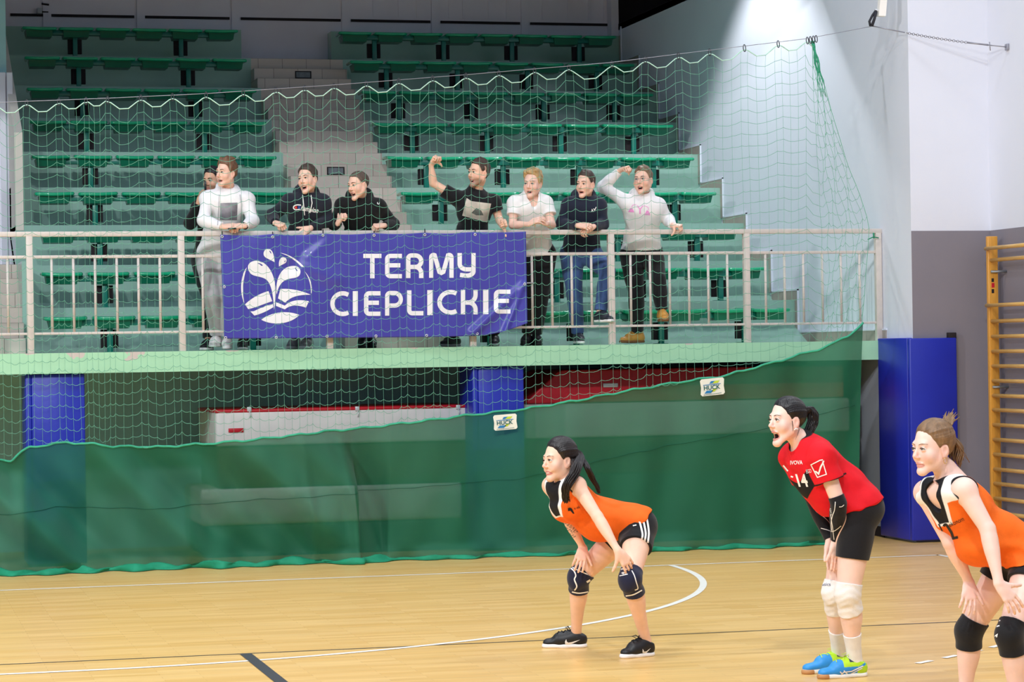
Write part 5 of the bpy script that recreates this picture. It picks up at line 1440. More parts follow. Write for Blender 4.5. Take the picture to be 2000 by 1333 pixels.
    # knee pads
    nv = cloth('navy', '#1b1f3a', .7)
    for n, lab, fr in (('l', 'navy knee pad on the nearer knee', (-.70, -.50, -.05)), ('r', 'navy knee pad on the farther knee', (-.93, -.3, -.05))):
        fv = nrm(np.array(fr)); k = J['k'+n]
        pr = [limb_shell(L_['thigh'+n], .009, .86, None, k=.02), limb_shell(L_['shin'+n], .009, None, .24, k=.02), L_['knee'+n].grow(.009), L_['calf'+n].grow(.007, clip=[(bone(k, J['a'+n], .24), nrm(J['a'+n]-k))]), Ell(k+fv*.030-UPW*.012, (.052, .040, .070), frame(np.cross(UPW, fv), UPW), k=.02)]
        d1, d2 = nrm(J['k'+n]-J['h'+n]), nrm(J['a'+n]-J['k'+n]); cl = [(bone(J['h'+n], J['k'+n], .86), -d1), (bone(J['k'+n], J['a'+n], .26), d2)]
        pr = [type(p)(*((p.c, p.r, p.A) if isinstance(p, Ell) else (p.a, p.b, p.r, p.flat)), clip=list(p.clip)+cl, k=p.k) for p in pr]
        pad_, Pp, Qp, Fp = garment('knee_pad', root, pr, HP, nv, (), folds(.0012, 60, 1)); tp = bvh(Pp, Qp)
        if n == 'l':
            decal(pad_, 'piping', tp, [pxline([tuple(p) for p in smoothpath([(1234, 1115), (1239, 1125), (1242.5, 1137), (1246, 1150), (1240, 1153.5)], 6)], 2.0)], wm)
            decal(pad_, 'piping', tp, [pxline([tuple(p) for p in smoothpath([(1207, 1115.5), (1216, 1112), (1226, 1113)], 6)], 2.2), pxline([tuple(p) for p in smoothpath([(1222, 1165), (1238, 1162), (1254, 1153.5)], 6)], 2.4)], wm)
            decal(pad_, 'printed_mark', tp, [pxpoly([(1213, 1120), (1217, 1117.5), (1221, 1119.5), (1217, 1122.5)]), pxline([(1210, 1125.5), (1226, 1122)], 1.8)], wm)
        else:
            decal(pad_, 'piping', tp, [pxline([tuple(p) for p in smoothpath([(1114, 1110), (1121, 1116), (1124.5, 1125), (1122, 1133), (1126.5, 1146), (1122, 1154)], 6)], 2.6), pxline([tuple(p) for p in smoothpath([(1116, 1108), (1134, 1117), (1154, 1125)], 6)], 2.0), pxline([tuple(p) for p in smoothpath([(1117, 1157), (1132, 1159.5), (1153, 1156)], 6)], 2.4), pxline([(1146, 1138), (1153, 1134)], 4)], wm)
    # shoes
    def bc(P, W, L): return np.tile(np.array(lin('#1a1a1d')), (len(P), 1))
    msl = mat('white_sole', '#efecea', .5, .4, var=.04); lc = mat('black_lace', '#101012', .7, .3)
    s1, P1, Q1 = shoe(root, 'shoe', hL, tL, J['al'], HP, None, msl, lc, colorfn=bc, foot=L_['footl']); s2, P2, Q2 = shoe(root, 'shoe', hR, tR, J['ar'], HP, None, msl, lc, colorfn=bc, foot=L_['footr'])
    Z2 = lambda l: [(1030+x/4.937, 1060+y/4.937) for x, y in l]
    decal(s2, 'swoosh_mark', bvh(P2, Q2), [pxpoly(Z2([(375, 935), (362, 960), (365, 985), (385, 996), (420, 985), (510, 940), (430, 962), (395, 968), (380, 958)]))], wm)
    decal(s1, 'swoosh_mark', bvh(P1, Q1), [pxpoly(Z2([(1112, 1028), (1110, 1060), (1122, 1083), (1140, 1078), (1190, 1020), (1150, 1050), (1128, 1055)]))], wm)
    return J
# ------------------------------------------------------------------ player in red (middle)
def player_two():
    j = JP(13.45); hf, hu = facing(62, 4, -2)
    J = dict(head=HeadF(j(1537, 823, 0), hf, hu, 1.06), nk=j(1572, 869, .02), sl=j(1605, 893, -.15), sr=j(1548, 893, .15), ch=j(1597, 908, .01), ws=j(1646, 945, .01), pv=j(1680, 992, .02),
             hl=j(1676, 1004, -.075), hr=j(1666, 1002, .11), kl=j(1656, 1160, -.075), kr=j(1631, 1157, .10), al=j(1667, 1296, -.06), ar=j(1637, 1288, .10),
             el=j(1638, 984, -.17), er=j(1592, 982, .16), wl=j(1632, 1056, -.02), wr=j(1621, 1056, .06))
    hL, tL = at_ground(1692, 1321), at_ground(1597, 1327); hR, tR = at_ground(1660, 1309), at_ground(1568, 1318)
    J['tl'], J['tr'] = ground(tL, .03), ground(tR, .03)
    for n, hh, tt in (('l', hL, tL), ('r', hR, tR)):
        q = hh+(tt-hh)*.23; J['a'+n] = np.array([q[0], q[1], J['a'+n][2]])
    B = dict(fem=True, w=1.0, d=1.05, arm=.98, leg=1.08, skin=lin('#f4cfc0'))
    E = dict(male=False, open=.024, iris='#54504a', browmat=M_brow_d, hair='tied', hair_top=.010, hair_side=.008, tie=(0, -.115, .05), gaze=hf, brow=.66, blush=.3, lip=lin('#c4726c'), strand=.0010)
    root = person_root((J['pv'][0], J['pv'][1], 0), 'person in red jersey and black arm sleeves, shouting with hands pressed between the thighs')
    T_ = torso(J, B); L_ = limbs(J, B)
    dn = nrm(j(1629, 1107, .01)-j(1627, 1056, .01))
    hands = [hand_prims(J['wl'], dn, np.array([-.35, .9, 0]), -1, .98, (5, 6, 4), 2, (.85, .38, .1), 4), hand_prims(J['wr'], dn, np.array([.35, -.9, 0]), 1, .98, (5, 6, 4), 2, (.85, .38, .1), 4)]
    body, F, P, Q = make_body(root, J, B, E, T_, L_, hands, HP); H = J['head']
    hm = hairmat('black', '#151011', .34); Fh = hair_field(H, E, HP); Ph, Qh = Fh.mesh(1); hair = np_mesh('hair', Ph, Qh, hm, body)
    rd = random.Random(8); mb = MB()
    strand_tube(mb, [H.w(0, -.105, .055), H.w(0, -.135, .070), H.w(0, -.160, .055), H.w(0, -.165, .015), H.w(0, -.150, -.03), H.w(0, -.125, -.065), H.w(0, -.11, -.08)], .0052, 120, rd, .026, .5)
    sub(hair, mb, 'ponytail', hm)
    sub(hair, MB().tube([H.w(.017*math.cos(t), -.117+.004*math.sin(t), .055+.017*math.sin(t)) for t in np.linspace(0, 6.28, 14)], .006, 6, caps=False), 'hair_tie', M_lash)
    sub(hair, MB().tube([H.w(.066, .012, .0), H.w(.07, .010, -.03), H.w(.066, .006, -.055)], (.0022, .0016, .0007), 5).tube([H.w(.06, -.04, -.04), H.w(.055, -.03, -.075), H.w(.052, -.02, -.10)], (.0016, .0012, .0006), 5), 'loose_strand', hm)
    mb = MB(); 
    for y, z in ((-.004, -.042), (.002, -.046), (-.012, -.043)): c = H.w(.0785, y, z); mb.tube([c-H.l*.004, c+H.l*.003], .0045, 8)
    sub(body, mb, 'earring', mat('pearl', '#f4f0ea', .15, .6, var=.02))
    Ac, Ap = J['Ac'], J['Ap']; g = .014
    sh = [T_[k].grow(g, .06) for k in ('ribs', 'waist', 'belly', 'yoke', 'pecl', 'pecr', 'trap')]+[T_['pelvis'].grow(g+.006, .05), L_['thighl'].grow(.018, .05), L_['thighr'].grow(.018, .05), T_['buttl'].grow(g+.004, .05), T_['buttr'].grow(g+.004, .05), Ell(j(1606, 955, -.01), (.15, .11, .14), J['Aw'], k=.06), Ell(j(1630, 978, 0), (.15, .11, .09), J['Aw'], k=.06)]
    n_h = nrm(j(1718, 966, 0)-j(1622, 1003, 0)); hd_ = nrm(J['pv']-J['ch']); nh = nrm(hd_-n_h*np.dot(hd_, n_h)); hemq = j(1660, 985, 0)
    def cl2(p, c): return type(p)(*((p.c, p.r, p.A) if isinstance(p, Ell) else (p.a, p.b, p.r, p.flat)), clip=list(p.clip)+c, k=p.k)
    sh = [cl2(p, [(hemq, nh)]) for p in sh]
    for n in 'lr': sh += sleeve(L_, n, J, .50, .016, .032)
    cuts = [Cap(H.w(0, -.02, -.06), J['nk']+Ac[1]*.02-Ac[2]*.01, (.060, .066), k=.012), Cap(J['nk']+Ac[1]*.045, J['nk']+Ac[1]*.10-Ac[2]*.04, (.040, .02), k=.012)]
    red, blk = np.array(lin('#e01524')), np.array(lin('#141318'))
    def col(P):
        c = np.tile(red, (len(P), 1)); q = P-J['ch']; x, y, z = q@Ac[0], q@Ac[1], q@Ac[2]
        fr = soft(.03-y, .01)
        lay(c, fr*soft(np.abs(z+.035-.42*np.abs(x))-.048)*soft(np.abs(x)-.125), blk)
        lay(c, soft(np.linalg.norm(P-(J['nk']+Ac[1]*.02), axis=1)-.078), blk)
        ax_ = nrm(H.c-J['nk']); lay(c, soft(np.linalg.norm(np.cross(P-J['nk'], ax_), axis=1)-.076)*soft(-((P-J['nk'])@ax_)), blk)
        for n in 'lr':
            d = nrm(J['e'+n]-J['s'+n]); t = (P-bone(J['s'+n], J['e'+n], .50))@d; lay(c, soft(np.abs(t)-.005)*(np.linalg.norm(P-bone(J['s'+n], J['e'+n], .5), axis=1) < .12), blk)
        return c
    jer, Pj, Qj, Fj = garment('jersey', root, sh, HP, M_tone, cuts, folds(.0048, 26, 3.1, nrm(np.array([.5, .1, 1])), 55), col, label='red short sleeved jersey with black collar'); tj = bvh(Pj, Qj)
    wm = mat('print_white', '#f2f0ee', .6, .3); Z3 = lambda l: [(1480+x/4.937, 770+y/4.937) for x, y in l]
    decal(jer, 'printed_number', tj, [pxtext('14', 1566.5, 939, 20, 25, 0, bold=.03, lean=.30)], wm)
    decal(jer, 'printed_lettering', tj, [pxtext('IVOVA', 1555.5, 904, 24, 8, -2, bold=.02), pxtext('EGO', 1579.5, 921, 10, 7.5, -12)], wm)
    decal(jer, 'sleeve_emblem', tj, [pxline(Z3(l), 2.0) for l in ([(508, 687), (600, 640), (628, 636)], [(515, 690), (575, 805), (662, 775), (625, 650)])]+[pxpoly(Z3([(545, 745), (562, 742), (583, 757), (600, 700), (635, 640), (642, 650), (612, 715), (590, 785)]))], wm)
    decal(jer, 'printed_mark', tj, [pxline(Z3([(670, 395), (750, 415)]), 3.5), pxline(Z3([(915, 560), (930, 575)]), 3), pxline(Z3([(975, 630), (990, 645)]), 3), pxline(Z3([(245, 690), (290, 745)]), 3), pxline(Z3([(318, 795), (340, 803)]), 3)], wm)
    # shorts
    so = [cl3(T_[k].grow(.006), [(hemq-nh*.014, -nh)]) for k in ('pelvis', 'buttl', 'buttr', 'belly', 'waist')]
    for n in 'lr': so.append(cl3(limb_shell(L_['thigh'+n], .010, None, .56 if n == 'l' else .52, k=.04), [(hemq-nh*.014, -nh)]))
    garment('shorts', root, so, HP, cloth('black', '#15151a'), (), folds(.0016, 34, 2.0), label='long black tight shorts')
    # arm sleeves
    for n in 'lr':
        up = limb_shell(L_['uarm'+n], .006, .84, None); fo = limb_shell(L_['farm'+n], .006, None, .97)
        o, Pa, Qa, Fa = garment('arm_sleeve', root, [up, fo], HP, cloth('black', '#15151a')); ta = bvh(Pa, Qa)
        ls = [[(748, 1040), (740, 1120), (722, 1170), (708, 1240), (712, 1320)], [(785, 1090), (810, 1088), (832, 1070)], [(640, 1160), (665, 1220), (700, 1310)]] if n == 'l' else [[(545, 1080), (560, 1130), (640, 1190), (690, 1240), (715, 1290)], [(608, 1295), (680, 1315), (715, 1330)]]
        decal(o, 'white_line_print', ta, [pxline([tuple(p) for p in smoothpath(Z3(l), 5)], 1.4) for l in ls], wm)
        if n == 'l': decal(o, 'white_line_print', ta, [pxline([tuple(p) for p in smoothpath([(1602, 1033), (1615, 1038), (1629, 1038), (1643, 1028)], 5)], 1.3), pxline([(1622, 1005), (1626, 1030), (1629, 1055)], 1.2), pxtext('ASICS', 1622.5, 1000, 15, 3, 80)], wm)
    # white knee pads
    wk = cloth('white', '#eeeae6', .75)
    for n, fr in (('l', (-.95, -.25, 0)), ('r', (-.95, -.25, 0))):
        fv = nrm(np.array(fr)); k = J['k'+n]; d1, d2 = nrm(k-J['h'+n]), nrm(J['a'+n]-k); cl = [(bone(J['h'+n], k, .87), -d1), (bone(k, J['a'+n], .27), nrm(d2-fv*.25))]
        pr = [cl2(p, cl) for p in (Cap(J['h'+n], k, [r+.008 for r in L_['thigh'+n].r], k=.02), Cap(k, J['a'+n], [r+.008 for r in L_['shin'+n].r], k=.02), L_['knee'+n].grow(.008), L_['calf'+n].grow(.007), Ell(k+fv*.034, (.046, .034, .075), frame(np.cross(UPW, fv), UPW), k=.014), Ell(k+fv*.030-UPW*.045, (.043, .034, .030), frame(np.cross(UPW, fv), UPW), k=.008))]
        def fo(X, Y, Z): return f32(.0009)*np.sin(Z*f32(150)+3*np.sin(X*40))
        o, Pk, Qk, Fk = garment('knee_pad', root, pr, HP, wk, (), fo)
        if n == 'r': decal(o, 'printed_lettering', [bvh(Pk, Qk)], [pxtext('asics', 1614, 1142, 16, 6, 2)], mat('print_navy', '#243a6a', .6, .3))
    for n in 'lr': garment('sock', root, [limb_shell(L_['shin'+n], .005, .60, None), Cap(J['a'+n], J['a'+n]-UPW*.05, (.040, .038), k=.01), L_['foot'+n].grow(.004)], HP, wk)
    blue, lime, navy = np.array(lin('#2f8fd8')), np.array(lin('#b6e02a')), np.array(lin('#1c2440'))
    def bc(P, W, L):
        o_ = W(0, 0, 0); f = nrm(W(1, 0, 0)-o_); u = nrm(W(0, 0, 1)-o_); x, z = (P-o_)@f, (P-o_)@u; c = np.tile(blue, (len(P), 1))
        c[(x < .075) | (z > .062) & (x < .16)] = lime; c[(x < .055) & (z < .045)] = lime; c[(x > .06) & (x < .12) & (z > .088)] = navy; c[(np.abs(z-.048-.4*(.09-x)) < .007) & (x > .02) & (x < .13)] = blue; return c
    msl = mat('white_gum_sole', '#f1efe9', .5, .4, var=.04); lc = mat('lime_lace', '#cdea4a', .6, .3)
    s1, P1, Q1 = shoe(root, 'shoe', hL, tL, J['al'], HP, None, msl, lc, colorfn=bc, label='blue and lime court shoe', foot=L_['footl'].grow(.004)); s2, P2, Q2 = shoe(root, 'shoe', hR, tR, J['ar'], HP, None, msl, lc, colorfn=bc, label='blue and lime court shoe', foot=L_['footr'].grow(.004))
    Z4 = lambda l: [(1550+x/4.4, 1030+y/4.4) for x, y in l]
    decal(s1, 'crossed_stripes', bvh(P1, Q1), [pxline(Z4([(385, 1298), (430, 1250), (500, 1242), (598, 1195)]), 2.2), pxline(Z4([(378, 1300), (470, 1275), (590, 1215)]), 1.8), pxline(Z4([(400, 1245), (440, 1290)]), 2.2), pxline(Z4([(432, 1235), (482, 1285)]), 2.2)], wm)
    gum = mat('gum_sole', '#b98452', .5, .4)
    for sh_, hh, tt in ((s1, hL, tL), (s2, hR, tR)):
        f = nrm(tt-hh); L = np.linalg.norm(tt-hh); sd = np.cross(f, UPW); sl = [Cap(hh+f*(L-.075)+UPW*.008, hh+f*(L-.041)+UPW*.012, (.042, .0425), (UPW, .62), [(hh+UPW*.026, UPW), (hh, -UPW), (hh+f*(L-.055), -f)], k=.01)]
        Fs = Field(sl, HP, .02); a, b = Fs.mesh(1); np_mesh('toe_cap', a, b, gum, sh_)
    return J
# ------------------------------------------------------------------ player in orange at the right edge
def player_three():
    j = JP(11.7); hf, hu = facing(60, -1, 0)
    J = dict(head=HeadF(j(1822, 877, 0), hf, hu, 1.10), nk=j(1858, 934, .03), sl=j(1884, 959, -.165), sr=j(1808, 963, .15), ch=j(1884, 992, .02), ws=j(1948, 1040, .02), pv=j(2012, 1088, .02),
             hl=j(2020, 1100, -.08), hr=j(1972, 1096, .12), kl=j(1972, 1240, -.24), kr=j(1893, 1232, .20), al=j(1992, 1428, -.22), ar=j(1886, 1406, .26),
             el=j(1929, 1034, -.26), er=j(1856, 1060, .07), wl=j(1951, 1141, -.36), wr=j(1893, 1138, .10))
    fl, fr_ = J['al'].copy(), J['ar'].copy(); J['al'][2] = .085; J['ar'][2] = .085
    J['tl'], J['tr'] = J['al']+np.array([-.15, -.05, -.05]), J['ar']+np.array([-.15, -.05, -.05])
    B = dict(fem=True, w=1.02, d=1.02, arm=.97, leg=1.0, skin=lin('#f3ccbd'))
    E = dict(male=False, iris='#7d8a94', browmat=M_brow_l, hair='tied', hair_top=.014, hair_side=.011, tie=(0, -.080, .085), gaze=hf, brow=.62, blush=.4, lip=lin('#cf8a82'), strand=.0011, browlift=-.002)
    root = person_root((J['pv'][0], J['pv'][1], 0), 'person with messy fair bun in orange jersey leaning on bare thighs above black knee pads')
    T_ = torso(J, B); L_ = limbs(J, B)
    hands = [hand_prims(J['wl'], j(1972, 1168, -.385)-J['wl'], nrm(np.array([.1, .8, -.45])), 1, 1.0, (10, 18, 14), 8, (.45, .8, .2), 10),
             hand_prims(J['wr'], j(1892, 1172, .05)-J['wr'], nrm(np.array([.1, .95, -.3])), 1, 1.0, (14, 22, 16), 7, (.78, .58, .1), 6)]
    body, F, P, Q = make_body(root, J, B, E, T_, L_, hands, HP); H = J['head']
    hm = hairmat('fair', '#7c5e41', .40); Fh = hair_field(H, E, HP); Ph, Qh = Fh.mesh(1); hair = np_mesh('hair', Ph, Qh, hm, body)
    rd = random.Random(12); mb = MB(); bc_ = H.w(0, -.076, .100)
    for k in range(64):
        a = rd.uniform(0, 6.28); e_ = rd.uniform(-.3, .9); d = nrm(H.l*math.cos(a)+(-H.f*.55+H.u*.84)*math.sin(a)); o = nrm(-H.f*.6+H.u*.8)
        p0 = bc_-o*.03; mb.tube([tuple(q) for q in smoothpath([p0, bc_+d*.026+o*.01*e_, bc_+d*.034+o*.03*e_, bc_+d*rd.uniform(.025, .06)+o*rd.uniform(.02, .05)], 4)], [.0075]*9+[.006, .004, .0025, .0015][:4], 6) if False else mb.tube(smoothpath([p0, bc_+d*.032+o*.012*e_, bc_+d*.046+o*.03*e_, bc_+d*rd.uniform(.03, .078)+o*rd.uniform(.0, .036)], 4), np.interp(np.linspace(0, 1, 13), [0, .6, 1], [.006, .005, .0012]), 6)
    sub(hair, mb, 'bun', hm)
    mb = MB()
    strand_tube(mb, [H.w(.0, -.10, .055), H.w(0, -.135, .0), H.w(0, -.125, -.05), H.w(0, -.14, -.09)], .005, 26, rd, .035, .2)
    for k in range(10):
        s_ = rd.uniform(-.05, .06); mb.tube(smoothpath([H.w(s_, -.10, .04+rd.uniform(-.04, .03)), H.w(s_, -.135-rd.uniform(0, .03), .0-rd.uniform(0, .04)), H.w(s_, -.15-rd.uniform(0, .05), -.06-rd.uniform(0, .03))], 4), .0016, 4)
    sub(hair, mb, 'loose_strand', hm)
    mb = MB(); c = H.w(.080, -.004, -.052); mb.tube([c+H.S*(.010*math.cos(t)*H.f+.013*math.sin(t)*H.u) for t in np.linspace(0, 6.28, 15)], .0016, 6, caps=False); sub(body, mb, 'earring', mat('gold_hoop', '#d9b36a', .25, .5, metal=.8, var=.03))
    Ac, Ap = J['Ac'], J['Ap']; g = .013
    def cl2(p, c): return type(p)(*((p.c, p.r, p.A) if isinstance(p, Ell) else (p.a, p.b, p.r, p.flat)), clip=list(p.clip)+c, k=p.k)
    sh = [T_[k].grow(g, .06) for k in ('ribs', 'waist', 'belly', 'yoke', 'pecl', 'pecr')]+[T_['pelvis'].grow(g+.006, .05), L_['thighl'].grow(.018, .05), L_['thighr'].grow(.018, .05), T_['buttl'].grow(g+.004, .05), T_['buttr'].grow(g+.004, .05), Ell(j(1912, 1062, -.01), (.15, .115, .12), J['Aw'], k=.07), Cap(bone(J['sl'], J['nk'], .42), J['sl'], (.050, .056), k=.03), Cap(bone(J['sr'], J['nk'], .42), J['sr'], (.050, .056), k=.03)]
    n_h = nrm(j(2060, 1060, 0)-j(1957, 1100, 0)); hd_ = nrm(J['pv']-J['ch']); nh = nrm(hd_-n_h*np.dot(hd_, n_h)); hemq = j(1980, 1094, 0)
    sh = [cl2(p, [(hemq, nh)]) for p in sh]
    cuts = [Cap(H.w(0, -.02, -.06), J['nk']+Ac[1]*.015-Ac[2]*.01, (.066, .072), k=.012), Cap(J['nk']+Ac[1]*.112, J['ch']+Ac[1]*.165+Ac[2]*.100, (.064, .026), k=.006)]
    for n in 'lr': s_ = 1 if n == 'l' else -1; cuts.append(Cap(J['s'+n]+Ac[0]*s_*.036+Ac[2]*.055, J['s'+n]+Ac[0]*s_*.036-Ac[2]*.06, (.064, .058), k=.006))
    org, wht, blk = np.array(lin('#f5701f')), np.array(lin('#f4f1ee')), np.array(lin('#16171d'))
    def col(P):
        c = np.tile(org, (len(P), 1)); q = P-J['ch']; x, y, z = q@Ac[0], q@Ac[1], q@Ac[2]
        v = np.abs(x)-.026-.060*np.clip((z+.02)/.18, 0, 1); fr = (y > 0)*1.0
        lay(c, fr*soft(v-.030)*soft(.012-z), wht); lay(c, soft(.118-z)*soft(.05-np.abs(x)), wht); lay(c, soft(y+.02)*soft(z-.165), org)
        lay(c, fr*soft(v-.004)*soft(.024-z), blk)
        for n in 'lr':
            s_ = 1 if n == 'l' else -1; a = J['s'+n]+Ac[0]*s_*.036; d = P-a; d = d-np.outer(d@Ac[2], Ac[2]); lay(c, soft(np.linalg.norm(d, axis=1)-.0695)*(np.abs((P-a)@Ac[2]) < .13), blk)
        lay(c, soft(np.linalg.norm(P-(J['nk']+Ac[1]*.01), axis=1)-.084), blk)
        return c
    jer, Pj, Qj, Fj = garment('jersey', root, sh, HP, M_tone, cuts, folds(.0055, 26, 5.3, nrm(np.array([.35, .2, 1])), 58), col, label='orange jersey with white yoke and black inset'); tj = bvh(Pj, Qj)
    mk = mat('print_black', '#15151a', .6, .3); Z6 = lambda l: [(1800+x/4.445, 1033+y/4.445) for x, y in l]
    Z7 = lambda l: [(1600+x/6.667, 930+y/6.667) for x, y in l]
    decal(jer, 'printed_number', tj, [pxpoly(Z7([(1545, 628), (1562, 625), (1612, 722), (1600, 735)]))], mk)
    decal(jer, 'printed_number', tj, [pxline([tuple(p) for p in smoothpath(Z7([(1622, 660), (1632, 640), (1655, 640), (1690, 690), (1725, 750), (1742, 808)]), 5)]+Z7([(1742, 815), (1805, 800)]), 5.0)], mk)
    decal(jer, 'printed_lettering', tj, [pxtext('ekonom', 1867.5, 1020, 31, 9, -24)], mk)
    so = [cl3(T_[k].grow(.007), [(hemq-nh*.014, -nh)]) for k in ('pelvis', 'buttl', 'buttr', 'belly', 'waist')]
    for n in 'lr': so.append(cl3(limb_shell(L_['thigh'+n], .013, None, .30, k=.04, taper=.006), [(hemq-nh*.014, -nh)]))
    garment('shorts', root, so, HP, cloth('black', '#15151a'), (), folds(.0025, 34, 2.0))
    bk = cloth('pad_black', '#131317', .7); wm = mat('print_white', '#f2f0ee', .6, .3)
    for n, fr in (('l', (-.60, -.75, -.05)), ('r', (-.85, -.5, -.05))):
        fv = nrm(np.array(fr)); k = J['k'+n]; d1, d2 = nrm(k-J['h'+n]), nrm(J['a'+n]-k); cl = [(bone(J['h'+n], k, .84), -nrm(d1-fv*.15)), (bone(k, J['a'+n], .25), nrm(d2-fv*.15))]
        pr = [cl2(p, cl) for p in (Cap(J['h'+n], k, [r+.009 for r in L_['thigh'+n].r], k=.02), Cap(k, J['a'+n], [r+.009 for r in L_['shin'+n].r], k=.02), L_['knee'+n].grow(.009), L_['calf'+n].grow(.007), Ell(k+fv*.028-UPW*.010, (.050, .036, .070), frame(np.cross(UPW, fv), UPW), k=.02))]
        o, Pk, Qk, Fk = garment('knee_pad', root, pr, HP, bk, (), folds(.0012, 60, 1)); tk = bvh(Pk, Qk)
        Z6l = [[(280, 752), (290, 770), (306, 770)], [(274, 780), (290, 790), (294, 812)]] if n == 'r' else [[(615, 825), (640, 820), (682, 797)], [(640, 800), (640, 840), (612, 850)], [(615, 862), (676, 843)], [(630, 938), (655, 922), (650, 945)]]
        decal(o, 'printed_mark', tk, [pxline(Z6(l), 2.2) for l in Z6l], wm)
    def bc(P, W, L): return np.tile(np.array(lin('#e8e6e4')), (len(P), 1))
    for n in 'lr':
        a = J['a'+n]; f = nrm(np.array([-.9, -.4, 0])); shoe(root, 'shoe', ground(a-f*.06, 0), ground(a+f*.2, 0), a, .005, None, mat('white_sole', '#efecea', .5, .4, var=.04), None, colorfn=bc)
    return J
if PEOPLE:
    player_one(); player_two(); player_three()
# ------------------------------------------------------------------ spectators leaning on the railing
HS, HG = 0.0046, 0.0052
FL = Z0
def gz(px, dy, Z, Y0=23.42):
    p = PY(px, 690, Y0+dy); p[2] = Z; return p
CAMR, CAMT = IMG_R, TO_CAM
def V(r, t, u):
    """direction: right in the picture, towards the camera, up"""
    return nrm(CAMR*r+CAMT*t+UPW*u)
def spectator(label, S):
    Y0 = S.get('Y0', 23.42); j = JP(Y0); hf, hu = facing(S['alpha'], S.get('pitch', 0), S.get('roll', 0))
    hx, hy = S['head']; (slx, sly), (srx, sry) = S['sh']; mx, my = (slx+srx)/2, (sly+sry)/2; ln = S.get('lean', .12)
    sdy = S.get('sdy', (0, 0)); tx = S.get('hip', mx)
    J = dict(head=HeadF(j(hx, hy, -ln-.05), hf, hu, S.get('hs', 1.05)), nk=j(mx, my-7, -ln+.05), sl=j(slx-5, sly+9, -ln+sdy[0]), sr=j(srx+5, sry+9, -ln+sdy[1]), ch=j(mx*.8+tx*.2, my+28, -ln*.8+.02))
    hz = FL+S.get('hipz', .90); J['pv'] = gz(tx, .10, hz, Y0); J['ws'] = J['pv']*.5+J['ch']*.5+np.array([0, .01, .0])
    W_ = S.get('w', 1.0)
    for n, s in (('l', 1), ('r', -1)):
        J['h'+n] = J['pv']+CAMR*s*.095*W_-UPW*.03
        kx, kdy, kz, ax_, ady, az, toe = S['leg'+n] if ('leg'+n) in S else (tx+s*22, .06, .48, tx+s*24, .10, .09, (s*.04, .16))
        ady += .08*(az < .2)
        J['k'+n] = gz(kx, kdy, FL+kz, Y0); J['a'+n] = gz(ax_, ady, FL+az, Y0); J['t'+n] = J['a'+n]+CAMR*toe[0]+CAMT*toe[1]-UPW*.06
        e = S['el'+n]; J['e'+n] = j(e[0], e[1], e[2]); h = S['hand'+n]; J['w'+n] = j(*h['w'])
    B = dict(w=W_, d=S.get('d', 1.0), arm=S.get('arm', .92), leg=1.05, skin=lin(S.get('skin', '#efc2ac')), neck=S.get('neck', 1.08))
    E = dict(male=True, browmat=S.get('brow', M_brow_m), gaze=hf, blush=.3, lip=lin('#c47a72')); E.update(S['face'])
    root = person_root((J['pv'][0], J['pv'][1], FL), label); T_ = torso(J, B); L_ = limbs(J, B); hands = []
    for n in 'lr':
        h = S['hand'+n]; k = h.get('kind', 'relax'); ts = h.get('ts', -1 if n == 'l' else 1)
        cu, tc, th, sp = {'fist': ((72, 88, 55), 40, (.45, .55, .7), 2), 'thumb': ((72, 88, 55), 0, (.15, .95, .15), 2), 'relax': ((24, 34, 22), 14, (.6, .65, .3), 5), 'hang': ((14, 22, 14), 10, (.7, .6, .2), 5), 'clasp': ((38, 52, 30), 18, (.65, .55, .3), 3)}[k]
        hands.append(hand_prims(J['w'+n], h['f'], h['p'], ts, 1.04, cu, sp, th, tc))
    body, F, P, Q = make_body(root, J, B, E, T_, L_, hands, HS); H = J['head']
    if S.get('hairm') is not None:
        Fh = hair_field(H, E, HS); Ph, Qh = Fh.mesh(1); np_mesh('hair', Ph, Qh, S['hairm'], body)
    Ac, Ap = J['Ac'], J['Ap']; out = dict(root=root, J=J, body=body, H=H, T=T_, L=L_)
    hem = FL+S.get('hem', .86); hcl = [(np.array([0, 0, hem]), np.array([0, 0, -1.0]))]
    # trousers
    pr = [cl3(T_[k].grow(.006), [(J['pv']+UPW*.10, UPW)]) for k in ('pelvis', 'buttl', 'buttr', 'belly')]
    for n in 'lr':
        pr += [L_['thigh'+n].grow(.014), Ell(J['k'+n], (.066, .066, .07), k=.03), L_['calf'+n].grow(.012), limb_shell(L_['shin'+n], .018, None, S.get('cuff', .92), taper=.006)]
    tr, Pt, Qt, Ft = garment('trousers', root, pr, HG, S['pants'], (), folds(.004, 32, S.get('seed', 1.0)), color=S.get('pcol')); out['tp'] = (tr, Pt, Qt)
    # top
    kind = S['top'][0]; m = S['top'][1]; g = S.get('g', .022 if kind == 'hoodie' else .015)
    sh = [T_[k].grow(g, .07) for k in ('ribs', 'waist', 'belly', 'yoke', 'pecl', 'pecr', 'trap')]+[T_['pelvis'].grow(g+.006, .06)]
    sh = [cl3(p, hcl) for p in sh]
    cuts = [Cap(H.w(0, -.02, -.05), J['nk']+Ac[1]*.012-Ac[2]*.012, (.060, .064), k=.012)]
    if kind == 'tee':
        for n in 'lr': sh += sleeve(L_, n, J, S.get('slv', .55), .014, .026)
    else:
        for n in 'lr':
            sh += [Ell(J['s'+n], L_['delt'+n].r+.015, Ac, k=.05), L_['uarm'+n].grow(.016, .03), Ell(J['e'+n], (.056, .056, .056), k=.03), limb_shell(L_['farm'+n], .017, None, .93, k=.02)]
